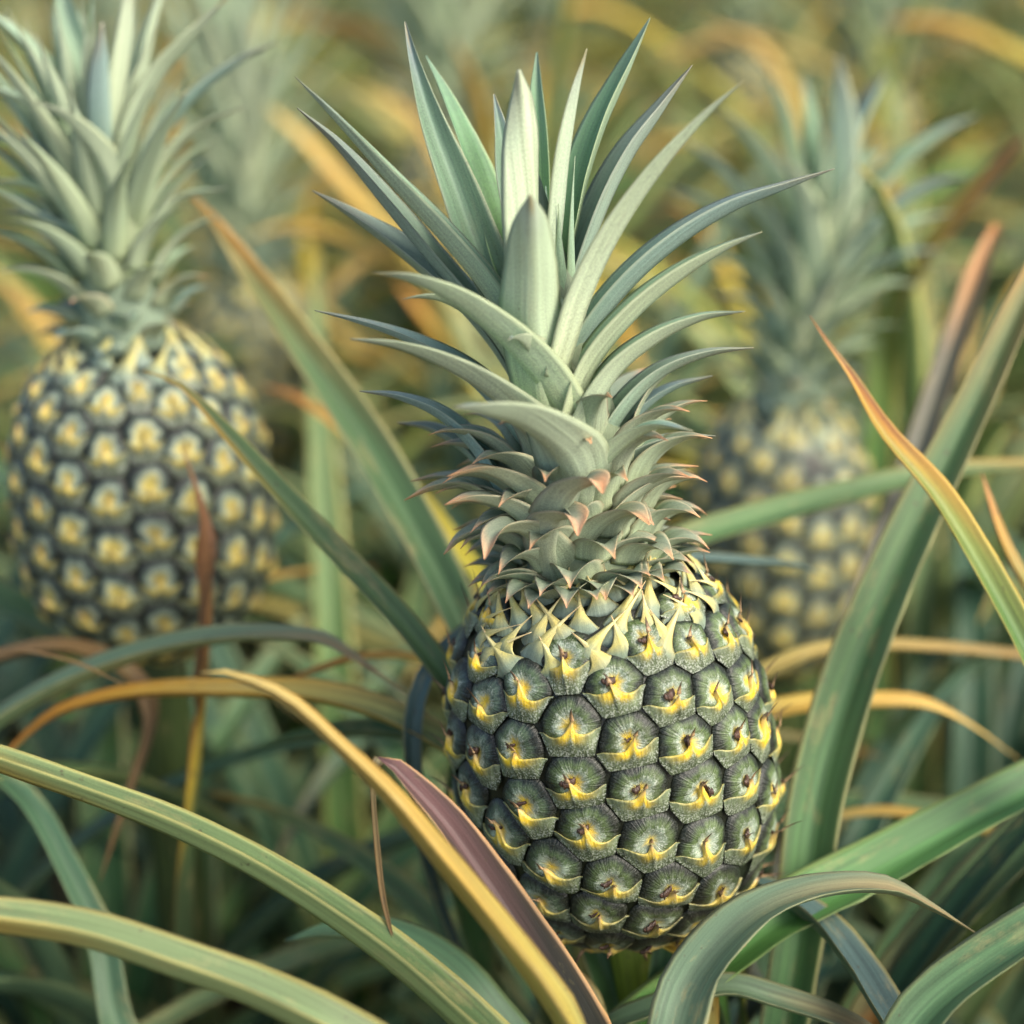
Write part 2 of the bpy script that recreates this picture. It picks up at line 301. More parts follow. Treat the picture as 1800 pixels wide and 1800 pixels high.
def fruitlet(F, a, L, cell, r, nt=60, nr=16, H0=.0026, low=0., green=0., yell=1., mb=None, asm=0):
    """cap (the eye) and bract meshes; returns (cap MB, bract MB)"""
    cap = mb or MB(); br = mb or MB()
    th = np.linspace(0, 2*np.pi, nt, endpoint=False)
    rc_ = .0119*(1+.10*(r.rand()-.5)); a += .03*(r.rand()-.5)*0
    navy = float(sst(-.1, -1.2, a)*.55) if asm == 0 else .35  # left eyes bluer: unripe skin tone plus blue sky light put into the colour
    def cb_(t): return (bound(cell, t)**-10.+(rc_*(1-.06*np.sin(t)))**-10.)**-.1*1.03
    R = cb_(th)
    rho = np.r_[0, np.linspace(.10, 1, nr-1)**.75]; X = rho[:, None]*(R*np.cos(th))[None]; Y = rho[:, None]*(R*np.sin(th))[None]
    rr0 = F.rL(L)
    def hcap(x, y, ro):
        h = H0*(.72*np.clip(1-ro**6, 0, 1)**.6+.28*(1-ro**2))-.0010
        return h-.0011*np.exp(-(x**2+(y-.001)**2)/(.0032**2))+.0006*np.exp(-((np.hypot(x, y)-.0055)/.0022)**2)
    ro2 = np.broadcast_to(rho[:, None], X.shape); h = hcap(X, Y, ro2)
    def place(x, y, h):
        LL = L+y; rr = np.maximum(F.rL(LL), rr0*.55)
        return F.pt(a+x/rr, LL, h)
    G = place(X, Y, h)
    wv = .09*np.sin(2*th+r.rand()*6)+.07*np.sin(3*th+r.rand()*6)+.06*np.sin(7*th+r.rand()*6)+.05*np.sin(13*th+r.rand()*6)+.03*np.sin(23*th+r.rand()*6); ro3 = ro2+wv[None]*ro2*(1.3-ro2)*1.6; cyl = sst(.0, .9, r.rand())
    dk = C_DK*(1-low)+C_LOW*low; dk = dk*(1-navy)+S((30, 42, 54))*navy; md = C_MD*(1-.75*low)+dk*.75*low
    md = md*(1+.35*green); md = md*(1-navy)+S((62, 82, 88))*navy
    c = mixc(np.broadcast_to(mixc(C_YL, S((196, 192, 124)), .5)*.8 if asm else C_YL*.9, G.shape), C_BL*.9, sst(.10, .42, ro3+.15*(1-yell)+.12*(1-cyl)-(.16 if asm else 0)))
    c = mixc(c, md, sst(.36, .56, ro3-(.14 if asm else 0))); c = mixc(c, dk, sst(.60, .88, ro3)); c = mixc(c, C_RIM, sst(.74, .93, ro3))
    c = c*(1+.45*(r.rand()-.5))
    sd = r.rand()*50
    lc = np.stack([np.cos(th)[None]*13+0*ro2+sd, np.sin(th)[None]*13+0*ro2, ro2*.8+sd], -1)
    dust = .05+.55*np.exp(-((ro3-.38)/.15)**2)
    cap.grid(G, c, lc, dust, wrap=True)
    # bract: from the crest down to the lower border
    uu = np.linspace(-1, 1, 37); uu = np.sign(uu)*np.abs(uu)**1.35; vv = np.linspace(0, 1, 9)
    Rl = bound(cell, np.array([np.pi+.12]))[0]; Rr = bound(cell, np.array([-.12]))[0]
    RD = bound(cell, np.array([-np.pi/2]))[0]
    xs = np.where(uu < 0, uu*Rl, uu*Rr)*.995
    k = RD
    yc = k*(-.42+.30*np.abs(uu)**1.7-.10*sst(.8, 1, np.abs(uu))+.05*np.sin(uu*5+r.rand()*6)+.22*(r.rand()-.5)*uu)
    pk = np.exp(-(np.abs(uu)/.085)**1.5); sp = np.exp(-(np.abs(uu)/.28)**1.6)
    tipL = (.22+.45*r.rand()); lean = (r.rand()-.5)*.0040
    yc = yc+k*(.16*sp+tipL*pk)
    # lower border of the cell at each x
    nn, dd = cell; yb = np.full(xs.shape, -RD*1.02)
    for (nx, ny), d in zip(nn, dd):
        if ny < -.12: yb = np.maximum(yb, (d-nx*xs)/ny)
    yb = np.minimum(yb*1.10, yc-.0006)
    x2 = xs[None]+lean*(pk[None]*(1-vv)[:, None]**1.5); x2 = x2*(1-.25*0*vv[:, None]); y2 = yc[None]*(1-vv)[:, None]+yb[None]*vv[:, None]
    rb = np.hypot(x2, y2)/bound(cell, np.arctan2(y2, x2).ravel()).reshape(x2.shape)
    hb = np.maximum(hcap(x2, y2, np.clip(rb, 0, .93)), 0)*(1-.62*sst(.35, 1.1, vv))[:, None]+.0008*(1-.55*vv)[:, None]*(1-1.1*np.abs(uu)**3)[None]
    lift = (.0006+.0026*r.rand()**1.5)
    hb = hb+(lift*pk+.0006*sp)[None]*(1-vv)[:, None]**1.6+.0007*np.exp(-(uu/.07)**2)[None]*np.sin(np.pi*np.clip(vv, 0, 1))[:, None]
    # underside lip tucked below the crest
    xl = np.r_[x2[:1], x2]; yl = np.r_[y2[:1]-.0007, y2]; hl = np.r_[hb[:1]-.0017, hb]
    G = place(xl, yl, hl); v3 = np.r_[[0], vv][:, None]+0*xl; u3 = np.abs(uu)[None]+0*xl
    if asm: u3 = u3*.8; yell = .8
    ys = .26+.26*r.rand(); yel = np.exp(-(np.abs(u3+.06*np.sin(v3*7+sd))/ys)**2)*(1-sst(.18, .58, v3)); crest = (1-sst(.03, .13, v3))*(.8-.45*u3)
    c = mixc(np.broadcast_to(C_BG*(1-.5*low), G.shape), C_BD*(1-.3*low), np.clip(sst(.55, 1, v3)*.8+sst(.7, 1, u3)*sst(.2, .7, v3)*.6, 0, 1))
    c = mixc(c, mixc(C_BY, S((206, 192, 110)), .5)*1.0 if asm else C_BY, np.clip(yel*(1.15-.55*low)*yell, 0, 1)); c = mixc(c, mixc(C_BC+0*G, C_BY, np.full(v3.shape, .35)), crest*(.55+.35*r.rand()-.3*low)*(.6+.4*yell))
    pkm = (pk[None]+0*v3)*(1-sst(0, .34, v3)); c = mixc(c, C_TAN, np.clip(pkm*1.2, 0, 1)*.8); c = mixc(c, C_TIP, sst(.75, 1, pkm))
    c[0] *= .8
    c = c*(1+.2*(r.rand()-.5))
    lc = np.stack([uu[None]*9+0*v3+sd, v3*1.2, 0*v3+sd], -1)
    br.grid(G, c, lc, .10+.42*sst(.25, .55, v3)*(1-.4*sst(.8, 1, v3)))
    # shrivelled flower remnant
    if r.rand() < .8 and asm == 0:
        a0 = r.rand()*6.28 if r.rand() < .4 else math.pi+.5*(r.rand()-.3); ln = .0025+.0035*r.rand(); w0 = .0005+.0010*r.rand()
        s = np.linspace(0, 1, 9); px = .0005+np.cos(a0)*ln*s*(1)+.0004*np.sin(s*9); py = .0008+np.sin(a0)*ln*s*.6+.0004*np.sin(s*7+1)
        q = np.linspace(0, 2*np.pi, 6, endpoint=False); ww = w0*(.45+.9*np.sin(np.pi*np.clip(s*.8+.15, 0, 1)))*(1+.3*np.sin(s*23))
        rb = np.hypot(px, py)/bound(cell, np.arctan2(py, px)); hh = hcap(px, py, rb)+.0006+.0012*np.sin(s*2.4)
        G = place(px[:, None]+0*q, py[:, None]+ww[:, None]*np.cos(q), hh[:, None]+ww[:, None]*.6*np.sin(q))
        br.grid(G, np.broadcast_to(S((64, 46, 36))*(.7+.8*r.rand()), G.shape), np.stack([G[..., 0]*900, G[..., 1]*900, G[..., 2]*900], -1), wrap=True, cap0=True, cap1=True)
    # free spine standing off the skin
    if asm == 0:
        n_ = 8; s = np.linspace(0, 1, n_); q = np.linspace(0, 2*np.pi, 5, endpoint=False)
        ln = .004+.005*r.rand()+.004*float(sst(.7, 1.4, abs(a))); y0 = (k*(-.42+.16+tipL))*.8
        i0 = int(np.argmin(np.abs(uu))); h0 = hb[0, i0]
        px = lean+(r.rand()-.5)*.003*s**2; py = y0+ln*.62*s; hh = h0+ln*(.15+.75*r.rand())*s**1.3
        ww = .0007*(1-s)**.8+.00006
        G = place(px[:, None]+ww[:, None]*1.3*np.cos(q), py[:, None]+0*q, hh[:, None]+ww[:, None]*.6*np.sin(q))
        cc = mixc(np.broadcast_to(C_TAN, G.shape), C_TIP, np.broadcast_to(sst(.1, .8, s)[:, None], G.shape[:2]))
        br.grid(G, cc, np.stack([G[..., 0]*900, G[..., 1]*900, G[..., 2]*900], -1), wrap=True, cap0=True, cap1=True)
    return cap, br
def lattice(F, ncol, V, k, phi0, L0, Lmax):
    P = []
    for i in range(ncol):
        for j in range(-12, 13):
            L = L0-V*k*i/ncol-V*j; a = phi0+2*math.pi*i/ncol
            if F.Lt[0]+.012 < L < Lmax: P.append([(a+math.pi) % (2*math.pi)-math.pi, L])
    return P
def thin(F, P, dmin):
    keep = []; X = []
    for a, L in P:
        p = F.pt(np.array(a), np.array(L))
        if all(np.linalg.norm(p-q) > dmin for q in X): keep.append((a, L)); X.append(p)
    return keep
def fruit_body(F, mb, n=40, m=40):
    L = np.linspace(F.Lt[0], F.Lt[-1], n); a = np.linspace(0, 2*np.pi, m, endpoint=False)
    G = F.pt(a[None]+0*L[:, None], L[:, None]+0*a[None], -.0012+0*L[:, None]*a[None])
    mb.grid(G, np.broadcast_to(S((22, 27, 15)), G.shape), G*120, wrap=True, cap0=True, cap1=True)

def top_bracts(mb_or_parent, F, rings, r, org, objname=None, mat=None, lim=None):
    for (L, n, ln, wd, dh, off) in rings:
        for i in range(n):
            a = 2*math.pi*(i+off+.3*(r.rand()-.5))/n; l = ln*(.7+.6*r.rand()); K = []
            a = (a+math.pi) % (2*math.pi)-math.pi
            if lim and L < .060 and not lim[0] < a < lim[1]: continue
            da = .9*(r.rand()-.5)
            for t in np.linspace(0, 1, 7):
                p = F.pt(np.array(a+da*t*t*1.3), np.array(L-.006+l*t*.95), np.array(-.0015+.0034*min(1, t*3.5)+dh*t**1.8))
                K.append([*p, wd/2*((1-t)**2.9*.95+.20*(1-t)**.9+.015)])
            hint = np.array([F.pt(np.array(a), np.array(L+l*t), np.array(-.4)) for t in np.linspace(0, 1, 16)])
            hint = hint-np.array([F.pt(np.array(a), np.array(L+l*t), np.array(0.)) for t in np.linspace(0, 1, 16)])
            kw = dict(hint=hint, fold=(14, 40), n=16, m=9, th=.0006)
            if objname: leaf_obj(objname, mb_or_parent, org, K, 'cream', mat, **kw)
            else: leaf_into(mb_or_parent, K, 'cream', **kw)

# ------------------------------------------------------------------ crown made from spiral phyllotaxis
def crown_leaf_K(base, ax, X, Y, az, h, Rb, ln, wd, e0, e1, droop=1.6, np_=9, bend=0):
    D = math.cos(az)*(-Y)+math.sin(az)*X; p = base+ax*h+D*Rb; K = []; ds = ln/(np_-1)
    Dp = math.cos(az+1.5708)*(-Y)+math.sin(az+1.5708)*X
    for i in range(np_):
        t = i/(np_-1); wv = wd/2*((1-t)**1.05)*(.86+.75*t*(1-t)*2)
        K.append([*p, wv]); e = math.radians(e0+(e1-e0)*t**droop)
        p = p+ds*(math.cos(e)*(D+Dp*bend*t)+math.sin(e)*ax)
    return K
def spiral_crown(emit, base, ax, X, Y, n, Hc, lmax, r, wmax=.022, a0=0., R0=.027):
    for i in range(n):
        f = i/(n-1); az = a0+i*2.39996+.15*(r.rand()-.5)
        h = Hc*f**.95; Rb = R0*(1-f)**.8*.9+.002
        ln = lmax*(.22+.78*sst(.03, .70, f))*(1-.22*sst(.85, 1, f))*(.88+.24*r.rand())
        e0 = 48+34*f; e1 = -30+98*sst(.0, 1.0, f)**.8+16*(r.rand()-.5)
        wd = wmax*(1.15-.25*f)
        st = ('red' if r.rand() < .5 else 'crownb') if f < .22 else ('crownl' if r.rand() < .75 else 'crown')
        emit(crown_leaf_K(base, ax, X, Y, az, h, Rb, ln, wd, e0, min(e1, 84), droop=1.15, bend=.15*(r.rand()-.5)), st, base+ax*.9)

# ================================================================== GROUND
def ground():
    n = 90; x = np.concatenate([-np.geomspace(60, .1, n//2), np.geomspace(.1, 60, n//2)]); y = np.concatenate([np.linspace(-30, .2, 12), .2+np.geomspace(.05, 160, 90)])
    Y, X = np.meshgrid(y, x, indexing='ij'); Z = .012*np.sin(X*9+np.sin(Y*5))*np.cos(Y*8)+.006*np.sin(X*31+Y*17)
    mb = MB(); G = np.stack([X, Y, Z], -1); mb.grid(G[:, ::1], np.full(G.shape, .1), G*1.0)
    o = mb.build('soil_ground', M_SOIL); o['kind'] = 'structure'
ground()

# ================================================================== HERO PLANT
rs = np.random.RandomState(5)
HC_ = W(1074, 1300, .665); HAX = nz(np.array([-math.sin(math.radians(8)), math.sin(math.radians(4)), 1]))
FR = Fruit(HC_, HAX, .0795, .0616)
hbase = HC_-HAX*.079; hroot = np.array([hbase[0]+.03, hbase[1]+.0, 0.0])
hero = thing('pineapple_plant', hroot, 'large pineapple in sharp focus at the centre, dark green with yellow centred eyes', 'pineapple plant')
fo = MB(); fruit_body(FR, fo); fruit = fo.build('fruit', M_SKIN, hero, hroot)
EY = [(860,1078),(839,1156),(993,1164),(1143,1133),(1205,1059),(1222,1129),(1284,1117),(1308,1094),(1258,1024),(1190,992),(1082,1207),(1189,1226),(1265,1218),(1323,1199),(915,1214),(845,1238),(1000,1280),(1109,1308),(1214,1308),(1304,1292),(1347,1273),(899,1319),(833,1327),(1008,1382),(1125,1393),(1238,1389),(1319,1374),(919,1420),(1032,1463),(1146,1483),(1245,1487),(1319,1467),(965,1529),(1074,1557),(1181,1568),(1273,1568),(1047,1611),(1152,1627),(876,1463),(814,1389)]
P = []
for (ex, ey) in EY:
    d = nz(W(ex, ey, 1)-CAM)
    for t in np.linspace(.5, .85, 1800):
        p = CAM+d*t; q = p-FR.c; z = q@FR.a
        if abs(z) < FR.H and math.hypot(q@FR.X, q@FR.Y) < FR.rad(z)+.003:
            P.append((math.atan2(q@FR.X, -(q@FR.Y)), float(np.interp(z, FR.zt, FR.Lt)))); break
nE = len(P)
lat = lattice(FR, 18, .0200, 7, math.radians(6.4), .027, .068)
lat = [q for q in lat if not (-1.1 < q[0] < .45 and q[1] > .058)]
PT = thin(FR, P+lat, .0135)
nreal = len(PT)
PT += [q for q in thin(FR, [(math.radians(a), L) for L, n in ((.081, 14), (.096, 9)) for a in np.linspace(-180, 180, n, endpoint=False)], .012)]
ntop = len(PT)-nreal
CL = cells(FR, PT, FR.a)
order = sorted(range(len(PT)-ntop), key=lambda i: (FR.pt(np.array(PT[i][0]), np.array(PT[i][1]))-CAM) @ VF)
rest_c, rest_b = MB(), MB()
for k, i in enumerate(order):
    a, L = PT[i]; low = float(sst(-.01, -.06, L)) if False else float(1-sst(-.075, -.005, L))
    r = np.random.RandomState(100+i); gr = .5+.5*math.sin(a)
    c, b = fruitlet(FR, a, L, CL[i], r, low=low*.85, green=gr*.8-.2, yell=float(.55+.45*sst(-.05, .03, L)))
    if k < 96:
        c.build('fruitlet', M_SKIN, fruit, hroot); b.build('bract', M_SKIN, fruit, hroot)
    else:
        for s_, d_ in ((c, rest_c), (b, rest_b)):
            o = d_.n; d_.v += s_.v; d_.c += s_.c; d_.l += s_.l; d_.d += s_.d; d_.f += [[x+o for x in f] for f in s_.f]; d_.n += s_.n
if rest_c.n:
    for m_, nm in ((rest_c, 'fruitlet'), (rest_b, 'bract')):
        o = m_.build(nm, M_SKIN, fruit, hroot); o['kind'] = 'stuff'
LT = FR.Lt[-1]
top_bracts(fruit, FR, [(.0555, 17, .0165, .025, .001, .1), (.061, 18, .018, .022, .002, .6), (.067, 19, .018, .018, .003, .3), (.073, 19, .017, .015, .004, .7), (.080, 15, .015, .016, .004, .2), (.085, 14, .013, .015, .003, .55), (.090, 11, .012, .014, .003, .1)], np.random.RandomState(3), hroot, 'tip_bract', M_SKIN2, lim=(-1.2, .42))

# crown
CB = FR.c+FR.a*.0690; CAX = nz(FR.a+np.array([-.0, .05, 0])); CX = nz(VR-(VR@CAX)*CAX); CY = np.cross(CAX, CX)
crown_mb = MB()
hh = np.linspace(-.01, .15, 14); qa = np.linspace(0, 2*np.pi, 20, endpoint=False)
rr = np.interp(hh, [-.01, 0, .03, .07, .11, .15], [.027, .0255, .0215, .0165, .009, .001])
G = (CB+CAX*hh[:, None])[:, None]+rr[:, None, None]*(np.cos(qa)[None, :, None]*CX+np.sin(qa)[None, :, None]*CY)
crown_mb.grid(G, np.broadcast_to(S((120, 132, 92)), G.shape), G*30, wrap=True, cap1=True, cap0=True)
crown = crown_mb.build('crown', M_CROWN, hero, hroot)
axd = []
for h in np.linspace(-.05, .35, 200):
    x, y, d = proj(CB+CAX*h); axd.append((y, d))
axd = np.array(axd)[::-1]
def axis_depth(y): return np.interp(y, axd[:, 0], axd[:, 1])
def crown_leaf(pts, dz, style, fold=30, roll=0, label=None, b0=None, fat=1.04):
    n = len(pts); K = []
    if b0 is None: b0 = -.021 if dz < -.015 else (.012 if dz > .015 else -.006)
    L = np.r_[0, np.cumsum([math.hypot(pts[i+1][0]-pts[i][0], pts[i+1][1]-pts[i][1]) for i in range(n-1)])]; L /= L[-1]
    for (x, y, w_), l in zip(pts, L):
        t = 1-l; d = axis_depth(y)+b0*(1-t)+dz*t**1.1
        K.append([*W(x, y, d), w_*fat*d/3000/2])
    K = K[::-1]
    leaf_obj('crown_leaf', crown, hroot, K, style, M_CROWN, label, hint=CB+CAX*.75, fold=fold, roll=roll, n=64, m=11, th=.0011, wav=.03, fit=1.3, jit=.008)
CLV = [
 ([(712,38,3),(732,120,22),(768,240,48),(815,370,70),(865,500,80),(920,620,70)], .035, 'crown', 40, -35),
 ([(748,98,3),(785,180,30),(825,280,52),(862,390,62),(890,500,60),(930,620,60)], .05, 'crowng', 34, 15),
 ([(518,135,3),(585,205,24),(680,310,48),(780,420,70),(860,520,80),(925,640,76)], -.004, 'crown', 38, 0),
 ([(522,190,3),(590,255,30),(670,350,52),(760,460,66),(850,570,70),(920,680,64)], .020, 'crownp', 34, 0),
 ([(548,335,3),(610,375,32),(700,440,66),(790,520,82),(860,600,80),(925,700,60)], .035, 'crownp', 30, 0),
 ([(655,480,4),(720,492,34),(800,530,64),(880,595,90),(940,660,100),(985,730,96)], -.055, 'crown', 30, 0),
 ([(553,546,3),(640,570,22),(720,600,40),(800,645,58),(860,700,68),(920,780,62)], .012, 'crownb', 34, 0),
 ([(615,596,4),(700,610,34),(780,640,60),(860,690,84),(930,750,98),(975,830,90)], -.05, 'crown', 30, 0),
 ([(632,688,3),(700,700,26),(770,730,44),(830,785,60),(870,850,68),(920,920,60)], .0, 'crownb', 34, 0),
 ([(698,743,3),(760,757,34),(820,795,48),(870,860,58),(920,930,50)], .022, 'crownp', 30, 0),
 ([(797,716,5),(860,726,62),(925,750,98),(985,800,124),(1012,870,124),(1015,950,112)], -.085, 'crown', 30, 0),
 ([(932,342,4),(934,400,62),(936,480,94),(940,570,108),(950,660,112),(962,740,100)], -.055, 'crown', 30, 0),
 ([(912,122,6),(920,190,46),(928,280,72),(934,380,88),(940,500,90),(955,620,90)], -.022, 'crownl', 26, 0),
 ([(868,165,3),(882,240,26),(895,330,42),(915,430,52),(940,560,50)], .03, 'crown', 36, 0),
 ([(944,92,3),(945,170,24),(948,260,38),(950,400,44),(955,540,40)], .045, 'crowng', 36, 0),
 ([(1032,85,3),(1012,170,38),(995,270,60),(985,370,66),(975,480,64),(968,600,55)], -.006, 'crown', 30, 0),
 ([(1143,32,3),(1105,120,40),(1060,220,64),(1025,330,78),(1000,440,76),(975,580,60)], .035, 'crowng', 34, 0),
 ([(1217,115,3),(1165,190,40),(1110,270,70),(1060,370,84),(1020,480,78),(985,620,60)], .022, 'crownp', 32, 0),
 ([(1307,142,3),(1230,215,34),(1150,310,64),(1080,420,90),(1030,530,98),(990,660,84)], -.035, 'crown', 26, 0),
 ([(1467,297,3),(1380,330,28),(1280,370,54),(1180,435,74),(1090,520,80),(1020,620,78),(985,730,60)], .0, 'crownb', 36, 0),
 ([(1340,408,3),(1270,440,30),(1190,490,58),(1110,560,76),(1040,650,84),(1000,760,74)], -.018, 'crown', 36, 0),
 ([(1310,548,3),(1230,562,30),(1150,600,56),(1080,660,74),(1030,750,82),(1005,860,70)], -.022, 'crown', 36, 0),
 ([(1325,612,3),(1240,625,28),(1160,660,50),(1100,720,66),(1050,810,70),(1020,900,60)], .0, 'crownp', 36, 0),
 ([(1252,661,3),(1180,685,28),(1120,730,46),(1080,790,58),(1040,870,55)], .02, 'crownb', 34, 0),
 ([(1258,767,3),(1190,772,28),(1120,800,52),(1070,850,66),(1035,920,62)], -.01, 'crownp', 32, 0),
 ([(1218,758,3),(1150,752,34),(1090,786,60),(1040,850,78),(1010,930,74)], -.05, 'crown', 30, 0),
 ([(1180,737,3),(1150,745,20),(1110,790,40),(1070,860,50)], .02, 'red', 30, 0),
 ([(1228,820,3),(1160,828,30),(1105,860,50),(1060,920,60)], .0, 'red', 32, 0),
 ([(1224,840,3),(1165,846,30),(1110,880,52),(1060,940,60)], -.02, 'red', 32, 0),
 ([(1200,878,3),(1150,878,32),(1095,912,54),(1050,970,60)], .0, 'red', 32, 0),
 ([(1188,855,3),(1150,868,22),(1110,905,40),(1070,960,44)], .02, 'red', 32, 0),
 ([(710,880,3),(770,857,32),(830,858,50),(880,895,60),(930,960,54)], .0, 'red', 30, 0),
 ([(722,846,3),(780,840,28),(840,852,44),(900,910,52)], .015, 'red', 30, 0),
 ([(786,838,3),(848,828,36),(908,856,64),(952,915,84),(975,985,78)], -.045, 'red', 30, 0),
 ([(782,888,4),(830,878,36),(890,892,60),(938,940,80),(962,1005,74)], -.040, 'red', 30, 0),
 ([(780,975,3),(815,945,34),(870,936,54),(920,975,60)], -.008, 'red', 30, 0),
 ([(797,932,3),(840,922,26),(890,940,44),(930,990,50)], .012, 'red', 30, 0),
 ([(852,984,3),(872,938,44),(915,932,70),(960,975,86),(980,1030,80)], -.048, 'red', 30, 0),
 ([(1060,868,3),(1052,846,40),(1010,862,70),(985,915,90),(990,985,80)], -.062, 'red', 30, 0),
 ([(1016,942,3),(1014,910,40),(978,912,70),(968,960,84),(975,1020,76)], -.055, 'red', 28, 0),
 ([(1142,923,3),(1112,900,40),(1062,922,64),(1022,975,74)], -.045, 'red', 28, 0),
 ([(1178,915,3),(1130,905,34),(1080,930,54),(1045,985,60)], -.015, 'red', 28, 0),
 ([(1172,962,3),(1130,948,34),(1085,965,54),(1045,1010,60)], -.025, 'red', 28, 0),
]
for pts, dz, st, fo_, ro in CLV: crown_leaf(pts, dz, st, fo_, ro)
rc = np.random.RandomState(8)
for i in range(34):
    K = crown_leaf_K(CB, CAX, CX, CY, i*2.39996, -.001+.0045*(i/34), .0285-.003*(i/34), .016+.008*rc.rand(), .022, 48, -48+30*rc.rand(), droop=1.0, bend=.4*(rc.rand()-.5))
    leaf_obj('crown_leaf', crown, hroot, K, 'red', M_CROWN, hint=CB+CAX*.75, fold=(24, 24), n=14, m=9, th=.0009)
for az_, h_, l_ in ((-.32, .062, .058), (.35, .045, .045), (-1.0, .07, .07)):
    leaf_obj('crown_leaf', crown, hroot, crown_leaf_K(CB, CAX, CX, CY, az_, h_, .017, l_, .032, 76, -8, droop=1.5, np_=11), 'red' if l_ < .05 else 'crown', M_CROWN, hint=CB+CAX*.75, fold=(34, 42), n=22, m=11, th=.0011)
for i in range(54):
    f = i/53; az = i*2.39996+.4; h = .001+.046*f; Rb = .0275-.004*f
    ln = .019+.022*f*(.8+.4*rc.rand())+.004*rc.rand(); K = crown_leaf_K(CB, CAX, CX, CY, az, h, Rb, ln, .026, 62+12*f, -62+52*f+16*(rc.rand()-.5), droop=1.1, bend=.3*(rc.rand()-.5))
    leaf_obj('crown_leaf', crown, hroot, K, 'red', M_CROWN, hint=CB+CAX*.75, fold=(30, 26), n=16, m=9, th=.0011)
# tall inner leaves hidden in the heart
for i in range(6):
    K = crown_leaf_K(CB, CAX, CX, CY, i*2.4+2, .08, .006, .05+.005*i, .014, 86, 78)
    leaf_obj('crown_leaf', crown, hroot, K, 'crowng', M_CROWN, hint=CB+CAX*.75, fold=30, n=16, m=7)
# stalk and its small leaves
def tube_K(mb, pts, cols, m=12):
    K, u = smooth_curve(pts, 20); T = np.gradient(K[:, :3], axis=0); T /= np.linalg.norm(T, axis=1)[:, None]
    A = np.cross(T, [0, 1, 0]); A /= np.linalg.norm(A, axis=1)[:, None]; B = np.cross(T, A); q = np.linspace(0, 2*np.pi, m, endpoint=False)
    G = K[:, None, :3]+K[:, 3][:, None, None]*(np.cos(q)[None, :, None]*A[:, None]+np.sin(q)[None, :, None]*B[:, None])
    c = mixc(np.broadcast_to(cols[0], G.shape), cols[1], np.broadcast_to((u/u[-1])[:, None], G.shape[:2]))
    mb.grid(G, c, np.stack([np.cos(q)[None]*.01+0*u[:, None], np.broadcast_to(u[:, None], G.shape[:2]), 0*u[:, None]+0*q[None]], -1), wrap=True, cap0=True, cap1=True)
mb = MB(); tube_K(mb, [[*hroot, .020], [*(hroot+np.array([0, .0, .25])), .016], [*(hbase+HAX*-.05), .0125], [*(hbase+HAX*.006), .0135]], (S((70, 90, 36)), S((128, 148, 40))))
mb.build('stalk', M_LEAF, hero, hroot)

def hand_leaf(parent, org, axis_top, pts, d_tip, d_end, style, root, fold=32, roll=0, name='leaf', label=None, fat=1.0, wav=.03, twist=0, n=80, dmid=None, tint=1.0, face=0):
    n_ = len(pts); K = []
    L = np.r_[0, np.cumsum([math.hypot(pts[i+1][0]-pts[i][0], pts[i+1][1]-pts[i][1]) for i in range(n_-1)])]; L /= L[-1]
    for (x, y, w_), l in zip(pts, L):
        d = d_tip+(d_end-d_tip)*l
        if dmid is not None: d += dmid*4*l*(1-l)
        K.append([*W(x, y, d), max(w_, 1.2)*fat*.84*d/3000/2])
    if root is not None:
        e = np.array(K[-1]); rt = np.array([*root, max(e[3]*1.1, .014)])
        if len(K) > 1:
            dirv = nz(e[:3]-np.array(K[-2][:3])); ds_ = np.linalg.norm(rt[:3]-e[:3])
            b1 = e[:3]+dirv*ds_*.45; b2 = rt[:3]+np.array([0, 0, ds_*.35])+(b1-rt[:3])*.15
            for q in (.2, .4, .6, .8):
                K.append([*((1-q)**3*e[:3]+3*(1-q)**2*q*b1+3*(1-q)*q*q*b2+q**3*rt[:3]), e[3]*1.06])
        K.append(rt)
    return leaf_obj(name, parent, org, K[::-1], style, M_LEAF, label, hint=axis_top, fold=fold, roll=roll, n=n, m=11, th=.0016, wav=wav, twist=twist, tint=tint, fit=1.45, face=face)
HT = hroot+np.array([0, 0, 1.3])
def hl(pts, dt, de, style, dx=0, dy=0, z=.12, **k): return hand_leaf(hero, hroot, HT, pts, dt, de, style, hroot+np.array([dx, dy, z]), **k)
hl([(350,1184,3),(400,1186,20),(500,1232,44),(590,1312,46),(680,1402,62),(760,1500,72),(860,1625,84),(960,1755,90),(1010,1840,92)], .530, .555, 'gold', -.03, -.03, tint=.86, fold=34)
p_ = hl([(664,1332,4),(684,1342,26),(718,1377,44),(782,1448,64),(846,1538,76),(910,1632,84),(972,1725,88),(1034,1835,92)], .585, .600, 'purple', -.02, -.02, face=.9, fold=40, label='leaf with a dark purple inner face and a hanging dry tip')
hl([(-160,1290,40),(0,1350,66),(150,1402,66),(300,1460,74),(450,1535,80),(600,1632,92),(720,1725,104),(850,1850,116)], .60, .585, 'olive', -.03, -.03, face=.05, fold=60)
hl([(-220,1600,60),(0,1630,96),(150,1655,100),(300,1705,104),(450,1762,112),(620,1850,124)], .55, .55, 'olive', -.03, -.05, fold=48, tint=1.05)
hl([(1760,1668,2),(1700,1632,8),(1640,1598,26),(1560,1563,56),(1450,1566,66),(1350,1600,84),(1275,1660,104),(1215,1740,112),(1185,1840,112)], .63, .585, 'grey', .0, -.03, fold=26)
hl([(1300,1545,50),(1360,1555,60),(1430,1606,74),(1490,1690,84),(1550,1790,88),(1590,1880,88)], .68, .61, 'blue', None or .1, -.02, fold=36) if False else None
hl([(1980,1290,40),(1850,1372,90),(1700,1452,100),(1560,1530,112),(1420,1600,116),(1330,1655,100)], .70, .665, 'bgreen', .0, .01, face=.35, fold=34)
